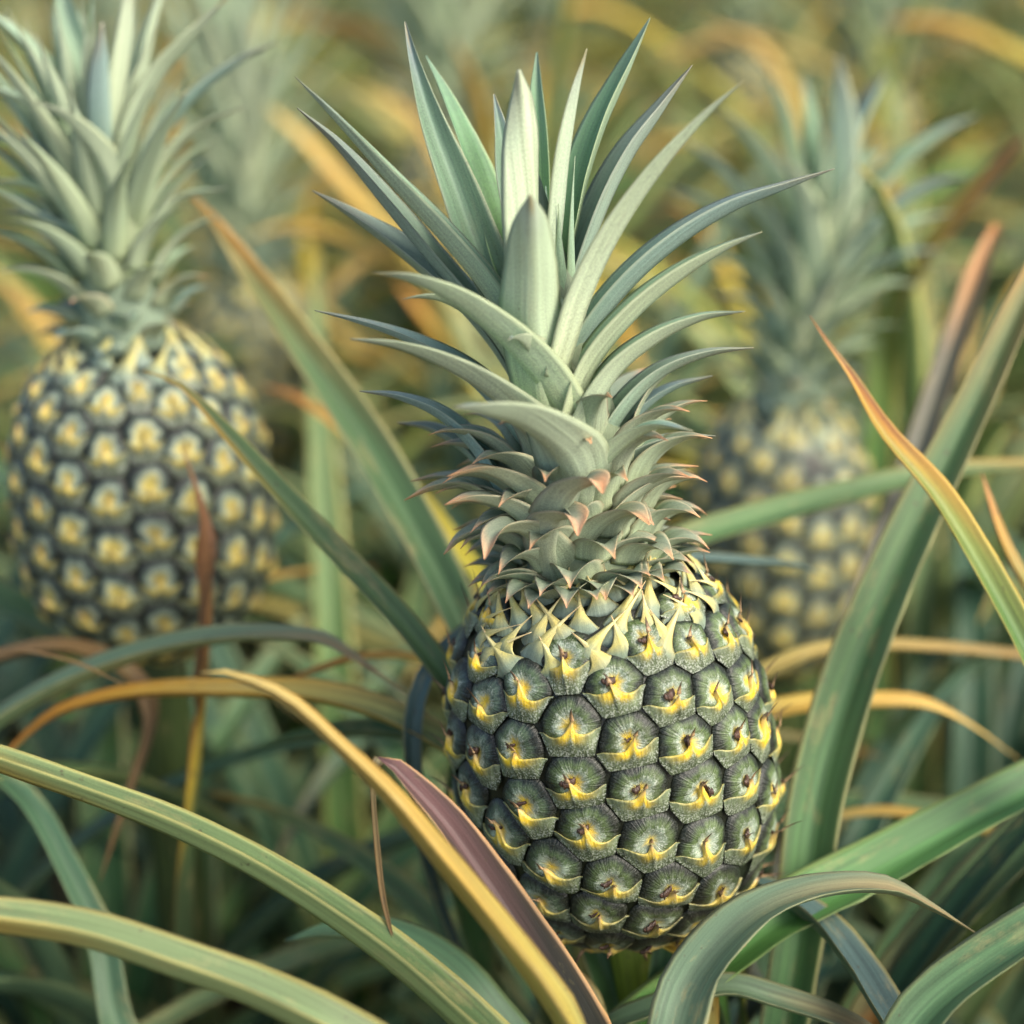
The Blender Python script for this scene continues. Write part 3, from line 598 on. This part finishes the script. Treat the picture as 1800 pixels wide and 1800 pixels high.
hl([(1900,330,36),(1800,530,60),(1700,745,80),(1610,930,98),(1530,1110,112),(1470,1280,120),(1430,1440,116),(1410,1600,110),(1380,1800,100)], .74, .69, 'teal', .02, .02, face=.9, fold=38)
hl([(1755,395,20),(1720,480,44),(1650,690,58),(1580,900,62),(1510,1100,66),(1450,1300,70),(1400,1500,70)], .90, .76, 'slate', .02, .04, fold=34)
hl([(330,338,3),(366,376,16),(430,470,46),(520,600,70),(620,745,84),(700,880,88),(770,1010,84),(830,1140,80),(900,1300,76)], .84, .72, 'teal', -.01, .03, face=.8, fold=36, label='long leaf with an orange tip rising to the left of the crown')
hl([(250,652,2),(318,680,12),(400,768,34),(500,878,46),(600,985,52),(700,1090,54),(790,1205,54),(880,1330,54)], .70, .69, 'green', -.02, .02, face=.7, fold=34, label='slender leaf with a thin brown tip crossing in front of the left fruit')
hl([(-20,1362,6),(60,1282,22),(125,1245,34),(250,1220,44),(400,1218,54),(550,1226,64),(680,1262,68),(820,1340,66)], .76, .70, 'orange', -.01, .03, fold=34)
hl([(490,1202,3),(560,1178,22),(640,1156,24),(730,1160,26),(830,1200,30)], .76, .72, 'yellow', -.01, .03, fold=26)
hl([(1900,815,10),(1800,822,30),(1650,838,52),(1500,874,66),(1350,915,72),(1210,958,70),(1120,1010,66)], .84, .76, 'green', .0, .04, fold=30)
hl([(1490,1030,2),(1440,1008,6),(1396,995,16),(1300,988,28),(1180,984,32),(1080,1000,34)], .78, .73, 'blue', .0, .04, fold=30)
hl([(1790,1335,2),(1700,1272,12),(1620,1240,36),(1520,1238,44),(1400,1246,50),(1300,1280,50)], .80, .76, 'gold', .0, .04, fold=26)
hl([(1900,1160,12),(1800,1155,26),(1650,1142,32),(1500,1140,36),(1380,1170,40)], .86, .78, 'straw', .0, .05, fold=26)
hl([(455,678,4),(520,700,20),(600,758,28),(690,830,32),(800,960,34)], .96, .80, 'yellow', -.02, .06, fold=30)
hl([(430,1325,4),(520,1300,34),(640,1288,52),(760,1300,56),(860,1350,56)], .76, .71, 'bgreen', -.02, .03, fold=34, tint=.55)
hl([(500,1655,6),(580,1640,50),(680,1650,78),(770,1700,92),(850,1790,100)], .68, .65, 'dgreen', -.02, .0, fold=24, tint=1.3)
hl([(1228,1585,34),(1236,1640,38),(1240,1720,40)], .65, .655, 'orange', .01, .0, z=.3, fold=18)
hl([(1170,1585,30),(1165,1680,46),(1150,1800,50)], .675, .67, 'bgreen', .01, .01, z=.25, fold=24)
hl([(1310,1660,10),(1240,1690,40),(1170,1660,44),(1140,1640,30)], .655, .665, 'yellow', .0, .0, z=.40, fold=24)
hl([(1600,1870,30),(1480,1800,56),(1360,1760,62),(1280,1740,60),(1200,1760,60)], .64, .65, 'grey', .0, .0, z=.3, fold=26)
hl([(960,1690,20),(1010,1740,60),(1040,1830,70)], .66, .66, 'teal', .0, .0, z=.25, fold=26)
hl([(1370,1790,30),(1350,1700,60),(1330,1600,60),(1250,1640,50)], .73, .71, 'dgreen', .0, .0, z=.2, fold=24)
# dry hanging tip of the purple leaf
mbd = MB(); K = [[*W(x, y, .59), ww*.6/3000/2] for i, (x, y, ww) in enumerate([(668,1334,26),(657,1352,20),(656,1400,11),(662,1480,12),(672,1570,12),(684,1625,8),(693,1655,2)])]
leaf_into(mbd, K, 'brown', hint=CAM, fold=30, n=26, m=5); dt_ = mbd.build('dry_tip', M_LEAF, p_, hroot)

# forbidden zones for the leaves that nobody placed by hand: (x0,y0,x1,y1,nearest allowed depth)
ZN = [(540, 0, 1480, 1100, .80), (740, 950, 1420, 1700, .75), (-300, 520, 520, 1130, .90), (-300, -50, 500, 540, .92), (1180, 720, 1540, 1150, 1.14), (1190, 90, 1720, 730, 1.16), (-300, -300, 2100, 2100, .70)]
def allowed(K, pad=30):
    for k in smooth_curve(K, 24)[0]:
        x, y, d = proj(k[:3])
        if d < .05: return False
        if -80 < x < 1880 and -80 < y < 1880:
            for x0, y0, x1, y1, dm in ZN:
                if x0-pad < x < x1+pad and y0-pad < y < y1+pad and d < dm: return False
    return True
def rosette_leaf(org, az, r, ln, wd, e0, e1, z0=.08, R0=.02, droop=1.3):
    D = np.array([math.cos(az), math.sin(az), 0]); p = np.array(org)+D*R0+np.array([0, 0, z0]); K = []; n = 11; ds = ln/(n-1); bd = .35*(r.rand()-.5); Dp = np.array([-D[1], D[0], 0])
    for i in range(n):
        t = i/(n-1); K.append([*p, wd/2*min(1, .8+1.2*t)*(1-t**3.2)**1.1+.0004]); e = math.radians(e0+(e1-e0)*t**droop)
        p = p+ds*(math.cos(e)*(D+Dp*bd*t)+np.array([0, 0, math.sin(e)]))
    return K
FS = ['green', 'dgreen', 'olive', 'teal', 'grey', 'orange', 'yellow', 'gold', 'straw', 'bgreen']
FP = np.array([.19, .17, .13, .12, .09, .09, .06, .05, .04, .06])
YQ = FP*np.array([1.5, .6, 1.5, 1, 2, 1.2, 1.2, 1.5, 1, 1.5])
FN = FP*np.array([1, 2.2, 1, 1, 1.2, .6, .6, .5, .6, .7])
def add_rosette(emit, org, r, n, az0=0, test=True, lmin=.45, lmax=.75, zmax=None, P=FN, wl=.029):
    k = tries = 0
    while k < n and tries < n*12:
        tries += 1
        f = r.rand(); az = az0+tries*2.39996+.3*r.rand()
        K = rosette_leaf(org, az, r, lmin+(lmax-lmin)*r.rand(), wl*(.8+.5*r.rand()), 50+35*f, -45+75*f*r.rand(), z0=.04+.14*f)
        if test and not allowed(K): continue
        emit(K, FS[r.choice(10, p=P/P.sum())], r, np.array(org)+np.array([0, 0, 1.3])); k += 1
def part_emitter(parent, org):
    def f(K, st, r, hint): leaf_obj('leaf', parent, org, K, st, M_LEAF, hint=hint, fold=22+20*r.rand(), n=24, m=7, th=.0014, wav=.05)
    return f
add_rosette(part_emitter(hero, hroot), hroot, np.random.RandomState(21), 34, 1.2, lmin=.3, wl=.024)

# ================================================================== OTHER FRUITING PLANTS
def fruit_plant(cen, ax, H, R, label, seed, ncol, crown_n, crown_l, detail=True, wmax=.022, nleaf=16, group=None, root=None, Hc=.14, hand=None, cax=None, a0=0., ctint=1.0):
    r = np.random.RandomState(seed); F = Fruit(cen, ax, H, R); base = F.c-F.a*H
    root = np.array([base[0], base[1], 0.]) if root is None else root
    pl = thing('pineapple_plant', root, label, 'pineapple plant', group)
    mb = MB(); fruit_body(F, mb, 24, 24)
    V = 2*math.pi*R/ncol*1.17
    P_ = thin(F, lattice(F, ncol, V, .38*ncol, r.rand(), .0, F.Lt[-1]-.035), V*.62); cl = cells(F, P_, F.a)
    if detail:
        fr = mb.build('fruit', M_SKIN, pl, root)
        od = sorted(range(len(P_)), key=lambda i: (F.pt(np.array(P_[i][0]), np.array(P_[i][1]))-CAM) @ VF)
        rest = MB()
        for k, i in enumerate(od):
            m_ = MB() if k < 98 else rest
            fruitlet(F, P_[i][0], P_[i][1], cl[i], np.random.RandomState(seed+i), nt=20, nr=8, H0=.0018, low=.45, yell=1.0, mb=m_, asm=1)
            if k < 98: m_.build('fruitlet', M_SKIN, fr, root)
        if rest.n: o = rest.build('fruitlet', M_SKIN, fr, root); o['kind'] = 'stuff'
    else:
        for i in range(len(P_)): fruitlet(F, P_[i][0], P_[i][1], cl[i], np.random.RandomState(seed+i), nt=12, nr=6, H0=.0042, low=.2, mb=mb, asm=1)
        fr = mb.build('fruit', M_SKIN, pl, root)
    mt = MB(); top_bracts(mt, F, [(F.Lt[-1]-.042, 13, .028, .021, .004, .1), (F.Lt[-1]-.030, 10, .024, .019, .008, .6)], r, root)
    mt.build('tip_bract', M_CROWN, fr, root)['kind'] = 'stuff'
    cb = F.c+F.a*(H-.006); ca = F.a if cax is None else nz(cax); X = nz(VR-(VR@ca)*ca); Y = np.cross(ca, X)
    cm = MB(); h_ = np.linspace(-.01, Hc, 8); q = np.linspace(0, 2*np.pi, 12, endpoint=False); rr = np.interp(h_, [-.01, 0, Hc], [.026, .024, .001])
    G = (cb+ca*h_[:, None])[:, None]+rr[:, None, None]*(np.cos(q)[None, :, None]*X+np.sin(q)[None, :, None]*Y)
    cm.grid(G, np.broadcast_to(S((110, 128, 96)), G.shape), G*30, wrap=True, cap0=True, cap1=True)
    if detail:
        cr = cm.build('crown', M_CROWN, pl, root)
        def em(K, st, hint): leaf_obj('crown_leaf', cr, root, K, st, M_CROWN, hint=hint, fold=28, n=18, m=7)
    else:
        def em(K, st, hint): leaf_into(cm, K, st, hint=hint, fold=28, n=12, m=5)
    if hand:
        ad = np.array([proj(cb+ca*h)[1:] for h in np.linspace(-.05, .4, 150)])[::-1]
        for i, (pts, dz) in enumerate(hand):
            L = np.r_[0, np.cumsum([math.hypot(pts[k+1][0]-pts[k][0], pts[k+1][1]-pts[k][1]) for k in range(len(pts)-1)])]; L /= L[-1]; K = []
            for (x, y, w_), l in zip(pts, L): K.append([*W(x, y, np.interp(y, ad[:, 0], ad[:, 1])+dz*(1-l)-.008*np.sign(-dz+.001)*l), w_*np.interp(y, ad[:, 0], ad[:, 1])/6000])
            leaf_obj('crown_leaf', cr, root, K[::-1], ['crownl', 'crownl', 'crown', 'crownb'][i % 4], M_CROWN, hint=cb+ca*.75, fold=32, n=30, m=9, fit=1.5, jit=.01, tint=ctint)
    spiral_crown(em, cb, ca, X, Y, crown_n, Hc, crown_l, r, wmax=wmax, a0=a0)
    if not detail: cm.build('crown', M_CROWN, pl, root)
    ms = MB(); tube_K(ms, [[*root, .02], [*(root*.5+base*.5), .015], [*(base+F.a*.01), .014]], (S((36, 46, 22)), S((70, 86, 36)))); ms.build('stalk', M_LEAF, pl, root)
    add_rosette(part_emitter(pl, root), root, r, nleaf, r.rand()*6)
    return pl, root
HL = [([(105,-70,4),(125,50,50),(152,160,72),(178,260,70),(205,360,60)], .02), ([(238,-90,4),(228,60,40),(210,200,52),(205,320,56),(215,400,50)], -.02), ([(405,-10,4),(345,58,34),(285,130,54),(242,220,60),(225,330,56)], -.01),
 ([(490,75,4),(420,110,26),(335,178,44),(270,262,50),(235,350,46)], .0), ([(-40,5,6),(30,70,36),(95,140,46),(145,210,50),(185,310,46)], .01), ([(-40,150,8),(40,182,36),(112,240,50),(165,320,54),(205,400,50)], -.01),
 ([(62,178,4),(120,215,34),(172,275,48),(205,350,54),(215,430,50)], -.04), ([(-40,238,8),(30,258,34),(105,300,46),(165,360,50),(210,440,46)], .0), ([(432,188,4),(345,228,24),(275,305,38),(245,390,44),(232,470,40)], -.02),
 ([(388,240,4),(318,290,24),(265,370,38),(240,450,40)], .01), ([(-25,318,5),(60,332,30),(132,378,42),(185,440,44),(215,500,40)], -.01), ([(8,372,4),(80,386,28),(150,430,40),(195,490,42)], -.02),
 ([(298,-60,4),(272,40,36),(252,140,48),(238,250,50),(225,350,46)], .02), ([(396,332,4),(318,352,26),(262,420,38),(238,490,40)], -.02), ([(330,160,4),(290,240,30),(258,330,44),(235,420,44)], -.045), ([(180,40,4),(182,140,40),(190,250,56),(205,360,56)], -.03)]
HRT = [([(1334,104,3),(1367,176,34),(1387,252,46),(1402,345,46),(1420,450,42)], .01), ([(1472,95,3),(1469,190,60),(1460,303,82),(1450,400,80),(1430,520,60)], -.01), ([(1412,132,3),(1417,225,40),(1417,330,56),(1425,440,50)], .02),
 ([(1560,125,3),(1540,165,34),(1510,238,52),(1484,320,56),(1450,430,50)], .01), ([(1252,180,3),(1312,241,34),(1367,324,48),(1408,400,50),(1425,500,44)], -.01), ([(1195,243,3),(1258,295,30),(1312,357,42),(1367,425,46),(1410,520,42)], .0),
 ([(1720,203,3),(1655,238,30),(1583,295,44),(1529,360,48),(1486,432,48),(1440,540,42)], .0), ([(1708,306,3),(1637,330,30),(1565,375,44),(1511,432,46),(1450,540,42)], -.02), ([(1672,374,3),(1601,396,28),(1540,440,40),(1480,510,42),(1430,590,40)], .0),
 ([(1560,262,3),(1515,300,40),(1475,375,54),(1445,470,50)], .02), ([(1170,330,3),(1240,360,28),(1302,411,38),(1352,468,42),(1400,560,40)], .01), ([(1658,440,3),(1583,452,26),(1511,492,38),(1450,560,40)], -.01), ([(1224,446,3),(1294,466,26),(1364,530,38),(1400,610,40)], .0),
 ([(1620,500,3),(1550,505,24),(1480,550,36),(1425,620,38)], -.01), ([(1380,270,3),(1405,350,44),(1420,450,56),(1420,560,50)], -.045), ([(1250,520,3),(1310,530,22),(1370,590,34),(1395,650,34)], -.01)]
GRP = None
lp, lroot = fruit_plant(W(252, 868, .83), (-.03, .05, 1), .082, .0615, 'ripening pineapple on the left, its crown cut by the upper edge', 31, 20, 64, .085, wmax=.0175, nleaf=12, Hc=.085, cax=(-.14, .0, 1), hand=HL, ctint=1.08)
rp, rroot = fruit_plant(W(1368, 945, 1.05), (0, .05, 1), .0895, .0566, 'smaller blurred pineapple on the right, half hidden behind crossing leaves', 51, 17, 64, .085, wmax=.0175, nleaf=12, Hc=.10, cax=(.13, .0, 1), hand=HRT, a0=1., ctint=1.32)
fruit_plant(W(440, 640, 1.5), (.0, .05, 1), .08, .056, 'pale out of focus pineapple directly behind the right shoulder of the left pineapple', 71, 17, 60, .18, detail=False, wmax=.028, nleaf=12)
fruit_plant(W(790, 370, 1.75), (.0, .05, 1), .08, .056, 'very blurred pineapple behind the central crown, seen as a pale crown at the top centre', 81, 17, 60, .20, detail=False, wmax=.03, nleaf=12)
fruit_plant(W(1530, 260, 2.2), (.0, .05, 1), .08, .056, 'very blurred pineapple at the top right, a bluish crown behind the right crown', 91, 17, 60, .20, detail=False, wmax=.03, nleaf=12)

def hlp(parent, org, pts, dt, de, style, dx=0, dy=0, z=.12, **k):
    return hand_leaf(parent, org, org+np.array([0, 0, 1.3]), pts, dt, de, style, org+np.array([dx, dy, z]), **k)
# left plant's own leaf in front of its fruit
hlp(lp, lroot, [(318,782,3),(345,868,16),(362,950,34),(368,1040,42),(362,1150,44),(352,1280,44)], .735, .76, 'rust', .0, -.02, fold=26)
# neighbour off the left edge
ln_root = W(-330, 1500, .86); ln_root[2] = 0
nl = thing('pineapple_plant', ln_root, 'plant rooted beyond the left edge, its long leaf arching below the left fruit', 'pineapple plant')
hlp(nl, ln_root, [(735,1234,2),(670,1190,8),(604,1146,24),(550,1124,42),(400,1122,60),(250,1152,74),(100,1212,82),(-60,1310,84)], .70, .76, 'grey', z=.3, fold=26)
hlp(nl, ln_root, [(215,1202,2),(130,1165,9),(40,1146,11),(-60,1146,14)], .70, .74, 'brown', z=.35, fold=26)
hlp(nl, ln_root, [(175,1552,3),(200,1480,14),(235,1380,24),(268,1260,32),(220,1180,40),(100,1140,44),(-60,1180,48)], .76, .80, 'brown', z=.3, fold=26)
hlp(nl, ln_root, [(330,1900,60),(220,1830,66),(180,1660,62),(120,1530,50),(50,1410,44),(-60,1330,44)], .70, .76, 'dgreen', z=.3, fold=26, tint=1.3)
hlp(nl, ln_root, [(560,1000,10),(420,1040,40),(260,1150,70),(100,1110,76),(-60,1040,80)], .90, .88, 'green', z=.3, fold=26)
# neighbour off the right edge
rn_root = W(2350, 1700, .80); rn_root[2] = 0
nr_ = thing('pineapple_plant', rn_root, 'plant rooted beyond the right edge whose orange tipped leaf crosses the tall green leaf', 'pineapple plant')
hlp(nr_, rn_root, [(1423,555,2),(1455,605,10),(1490,655,18),(1555,765,40),(1640,865,56),(1710,975,60),(1790,1120,62),(1880,1300,66)], .665, .655, 'tipor', z=.3, face=.7, fold=34, label='leaf with a brown and yellow pointed tip')
hlp(nr_, rn_root, [(1725,830,2),(1735,870,14),(1765,960,30),(1820,1060,36)], .72, .71, 'tipor', z=.3, fold=26)
hlp(nr_, rn_root, [(1800,240,22),(1745,305,44),(1650,420,52),(1560,545,56),(1700,800,60),(1900,1000,64)], 1.0, .95, 'yellow', z=.3, fold=26) if False else None
hlp(nr_, rn_root, [(1440,1450,4),(1480,1436,20),(1560,1430,30),(1650,1445,32),(1790,1480,34),(1900,1530,38)], .80, .78, 'gold', z=.3, fold=26)
hlp(nr_, rn_root, [(1240,1560,30),(1330,1560,52),(1430,1620,74),(1500,1705,84),(1560,1800,88),(1650,1920,90)], .69, .61, 'blue', z=.3, dy=-.1, fold=36, label='bluish leaf with a brown scar')
hlp(nr_, rn_root, [(1560,1900,90),(1640,1780,110),(1760,1690,116),(1880,1620,120)], .585, .60, 'greyn', z=.3, fold=30)
hlp(nr_, rn_root, [(1480,1880,60),(1560,1760,90),(1680,1620,104),(1800,1500,110),(1900,1420,110)], .73, .73, 'teal', z=.3, fold=34)
# plant between, rising to the far right with blurred yellow tip
bn_root = W(1620, 1500, 1.05); bn_root[2] = 0
nb = thing('pineapple_plant', bn_root, 'leafy plant with a blurred yellow leaf tip near the right edge', 'pineapple plant')
hlp(nb, bn_root, [(1800,245,16),(1765,290,44),(1690,380,54),(1620,470,58),(1560,600,60),(1540,800,60)], .98, 1.05, 'tipor', z=.15, fold=26)
add_rosette(part_emitter(nb, bn_root), bn_root, np.random.RandomState(61), 18, .5)
for o_, rt, sd in ((nl, ln_root, 62), (nr_, rn_root, 63)): add_rosette(part_emitter(o_, rt), rt, np.random.RandomState(sd), 34, .5, P=FN*np.array([1, 2, 1, 1, 1, .6, .6, .5, .5, .6]), wl=.024)
# leafy plants filling the gaps between the rows
for k, (x, y, d, lab) in enumerate([(620, 1500, .98, 'dark leafy plant without visible fruit low between the left fruit and the central fruit'),
        (900, 1350, 1.25, 'leafy plant hidden straight behind the central fruit'), (150, 1600, .92, 'dark leafy plant in the lower left shade under the left fruit'),
        (1700, 1600, 1.0, 'dark leafy plant in the lower right behind the arching grey leaf'), (1850, 1250, 1.35, 'leafy plant at the right edge behind the crossing leaves')]):
    rt = W(x, y, d); rt[2] = 0; e = thing('pineapple_plant', rt, lab, 'pineapple plant')
    DP = FN.copy(); DP[:5] *= 1.8; DP[1] *= 1.5
    add_rosette(part_emitter(e, rt), rt, np.random.RandomState(200+k), 36, k*1.1, lmin=.34, lmax=.62, P=DP)

# ochre and tan leaves hanging over the rows behind, on three plants of their own
BACKL = [
 (.30, [((470,190,10),(540,260,40),(620,350,44),(720,450,46),(800,560,46),(840,700,46)), ((700,500,8),(735,550,34),(775,600,36),(850,700,36)), ((540,560,6),(620,480,30),(700,430,34),(800,430,36)), ((430,420,6),(520,400,26),(640,440,30),(760,540,34))], 1.30, 'leafy plant behind the left side of the central crown, with long tan and ochre leaves', ['gold','yellow','straw','gold'], (1000, 900)),
 (.30, [((540,40,10),(640,60,50),(720,110,50),(800,200,50),(860,330,50)), ((380,120,6),(470,60,40),(560,45,40),(650,90,40))], 1.75, 'leafy plant far behind, its bright ochre leaf arching left of the central crown tip', ['yellow','gold'], (950, 600)),
 (.30, [((1180,350,8),(1240,420,44),(1290,520,44),(1330,640,46)), ((1560,40,8),(1660,50,50),(1760,90,56),(1900,170,60)), ((1230,40,8),(1330,90,44),(1400,200,46),(1440,330,46)), ((1120,760,6),(1200,690,30),(1300,650,34),(1400,660,34))], 1.60, 'leafy plant far behind the right pineapple, with blurred golden leaves', ['yellow','yellow','gold','straw'], (1560, 620)),
 (.30, [((-20,470,8),(60,560,44),(140,700,46),(170,900,46)), ((-30,200,10),(60,260,60),(120,330,60),(160,480,60))], 1.45, 'leafy plant behind the left pineapple, with golden leaves near the left edge', ['gold','yellow'], (120, 900)),
 (.30, [((1160,120,6),(1210,90,30),(1290,70,34),(1380,90,34)), ((1100,300,6),(1150,260,26),(1230,250,30),(1320,290,30)), ((1620,420,6),(1560,330,30),(1540,240,30),(1560,150,30)), ((1700,480,6),(1640,420,28),(1560,400,30),(1480,430,30)), ((960,60,6),(1010,20,30),(1080,30,34),(1160,80,34))], 1.9, 'plant with a tuft of thin dry golden leaves blurred between the two crowns', ['straw','gold','yellow','straw','yellow'], (1350, 500)),
 (.30, [((500,640,5),(580,620,24),(680,640,28),(790,700,28)), ((470,470,5),(540,520,24),(610,600,28),(660,720,28)), ((600,260,5),(560,330,26),(540,430,28),(560,560,28)), ((640,160,5),(700,190,26),(760,260,30),(800,360,30)), ((330,30,5),(300,130,26),(310,260,28),(340,400,28))], 1.55, 'plant with thin straw coloured leaves blurred between the left and central crowns', ['gold','straw','yellow','gold','straw'], (640, 800)),
]
for k, (z_, ls, d, lab, sts, (rx, ry)) in enumerate(BACKL):
    rt = W(rx, ry, d); rt[2] = 0; e = thing('pineapple_plant', rt, lab, 'pineapple plant')
    for pts, st in zip(ls, sts): hlp(e, rt, list(pts), d, d+.02, st, z=.2, fold=24)
    add_rosette(part_emitter(e, rt), rt, np.random.RandomState(400+k), 16, k, P=YQ)
# ================================================================== FAR ROWS
NEAR = [hroot, lroot, rroot, ln_root, rn_root, bn_root]
variants = []
YP = FP.copy(); YP[5:9] *= 2.4; YP[9] *= 1.6; YP[7] *= 1.5; YP[1] *= .3; YP[2] *= 1.6; YP[4] *= 2.2
for v in range(6):
    r = np.random.RandomState(300+v); o0 = np.zeros(3)
    mbf, mbc, mbl = MB(), MB(), MB()
    F = Fruit((.0, 0, .50+.06*r.rand()), (.1*(r.rand()-.5), .1*(r.rand()-.5), 1), .075, .055)
    fruit_body(F, mbf, 16, 16); P_ = thin(F, lattice(F, 16, .021, 6, 0, 0, F.Lt[-1]-.03), .013); cl = cells(F, P_, F.a)
    for i in range(len(P_)): fruitlet(F, P_[i][0], P_[i][1], cl[i], np.random.RandomState(i), nt=8, nr=4, mb=mbf, asm=1)
    cb = F.c+F.a*.07; X = nz(VR-(VR@F.a)*F.a); Y = np.cross(F.a, X)
    spiral_crown(lambda K, st, hint: leaf_into(mbc, K, st, hint=hint, fold=26, n=9, m=5), cb, F.a, X, Y, 44, .12, .17, r, wmax=.030)
    add_rosette(lambda K, st, r_, hint: leaf_into(mbl, K, st, hint=hint, fold=30, n=12, m=5, wav=.04, tint=1.25), o0, r, 46, r.rand()*6, test=False, P=YP, wl=.027)
    objs = [mbl.build('rosette', M_LEAF)]+([] if v % 3 == 2 else [mbf.build('fruit', M_SKIN), mbc.build('crown', M_CROWN)])
    meshes = [(o.name.split('.')[0], o.data) for o in objs]
    for o in objs: bpy.data.objects.remove(o)
    variants.append(meshes)
rr_ = random.Random(4); cnt = 0
y = 1.25
while y < 8.5:
    hw = y*.38+.75; x = -hw+rr_.random()*.3
    while x < hw:
        p = np.array([x+.08*(rr_.random()-.5), y+.1*(rr_.random()-.5), 0])
        if all(np.linalg.norm((p-q)[:2]) > .24 for q in NEAR):
            vi = rr_.randrange(6)
            if y < 2.4: vi = 2 if vi < 3 else 5
            nofr = vi % 3 == 2
            e = thing('pineapple_plant', p, 'blurred leafy pineapple plant without fruit in the far rows of the field' if nofr else 'blurred fruiting pineapple plant in the far rows of the field', 'pineapple plant', 'bare plants in the far rows' if nofr else 'fruiting plants in the far rows')
            e.rotation_euler[2] = rr_.random()*6.28; s_ = .85+.3*rr_.random(); e.scale = (s_, s_, s_)
            for nm, me in variants[vi]:
                o = bpy.data.objects.new(nm, me); col.objects.link(o); o.parent = e
            cnt += 1
        x += .40+.2*rr_.random()
    y += .42+.04*y
print('far plants', cnt)
# dry leaves lying on the soil
mb = MB(); r = np.random.RandomState(9)
for i in range(900):
    yy = .35+r.rand()**1.6*5; xx = (r.rand()-.5)*(1.2+yy*.9); az = r.rand()*6.28; D = np.array([math.cos(az), math.sin(az), 0]); ln = .15+.3*r.rand(); K = []
    for t in np.linspace(0, 1, 5): K.append([*(np.array([xx, yy, .02+.05*r.rand()+.03*math.sin(t*3)])+D*ln*t), .012*(1-t**3)+.001])
    leaf_into(mb, K, ['straw', 'brown', 'brown', 'orange'][r.randint(4)], hint=np.array([xx, yy, 3.]), fold=14, n=7, m=5)
o = mb.build('dead_leaves', M_LEAF); o['kind'] = 'stuff'; o['label'] = 'dry brown leaves littering the soil between the plants'; o['category'] = 'leaf litter'
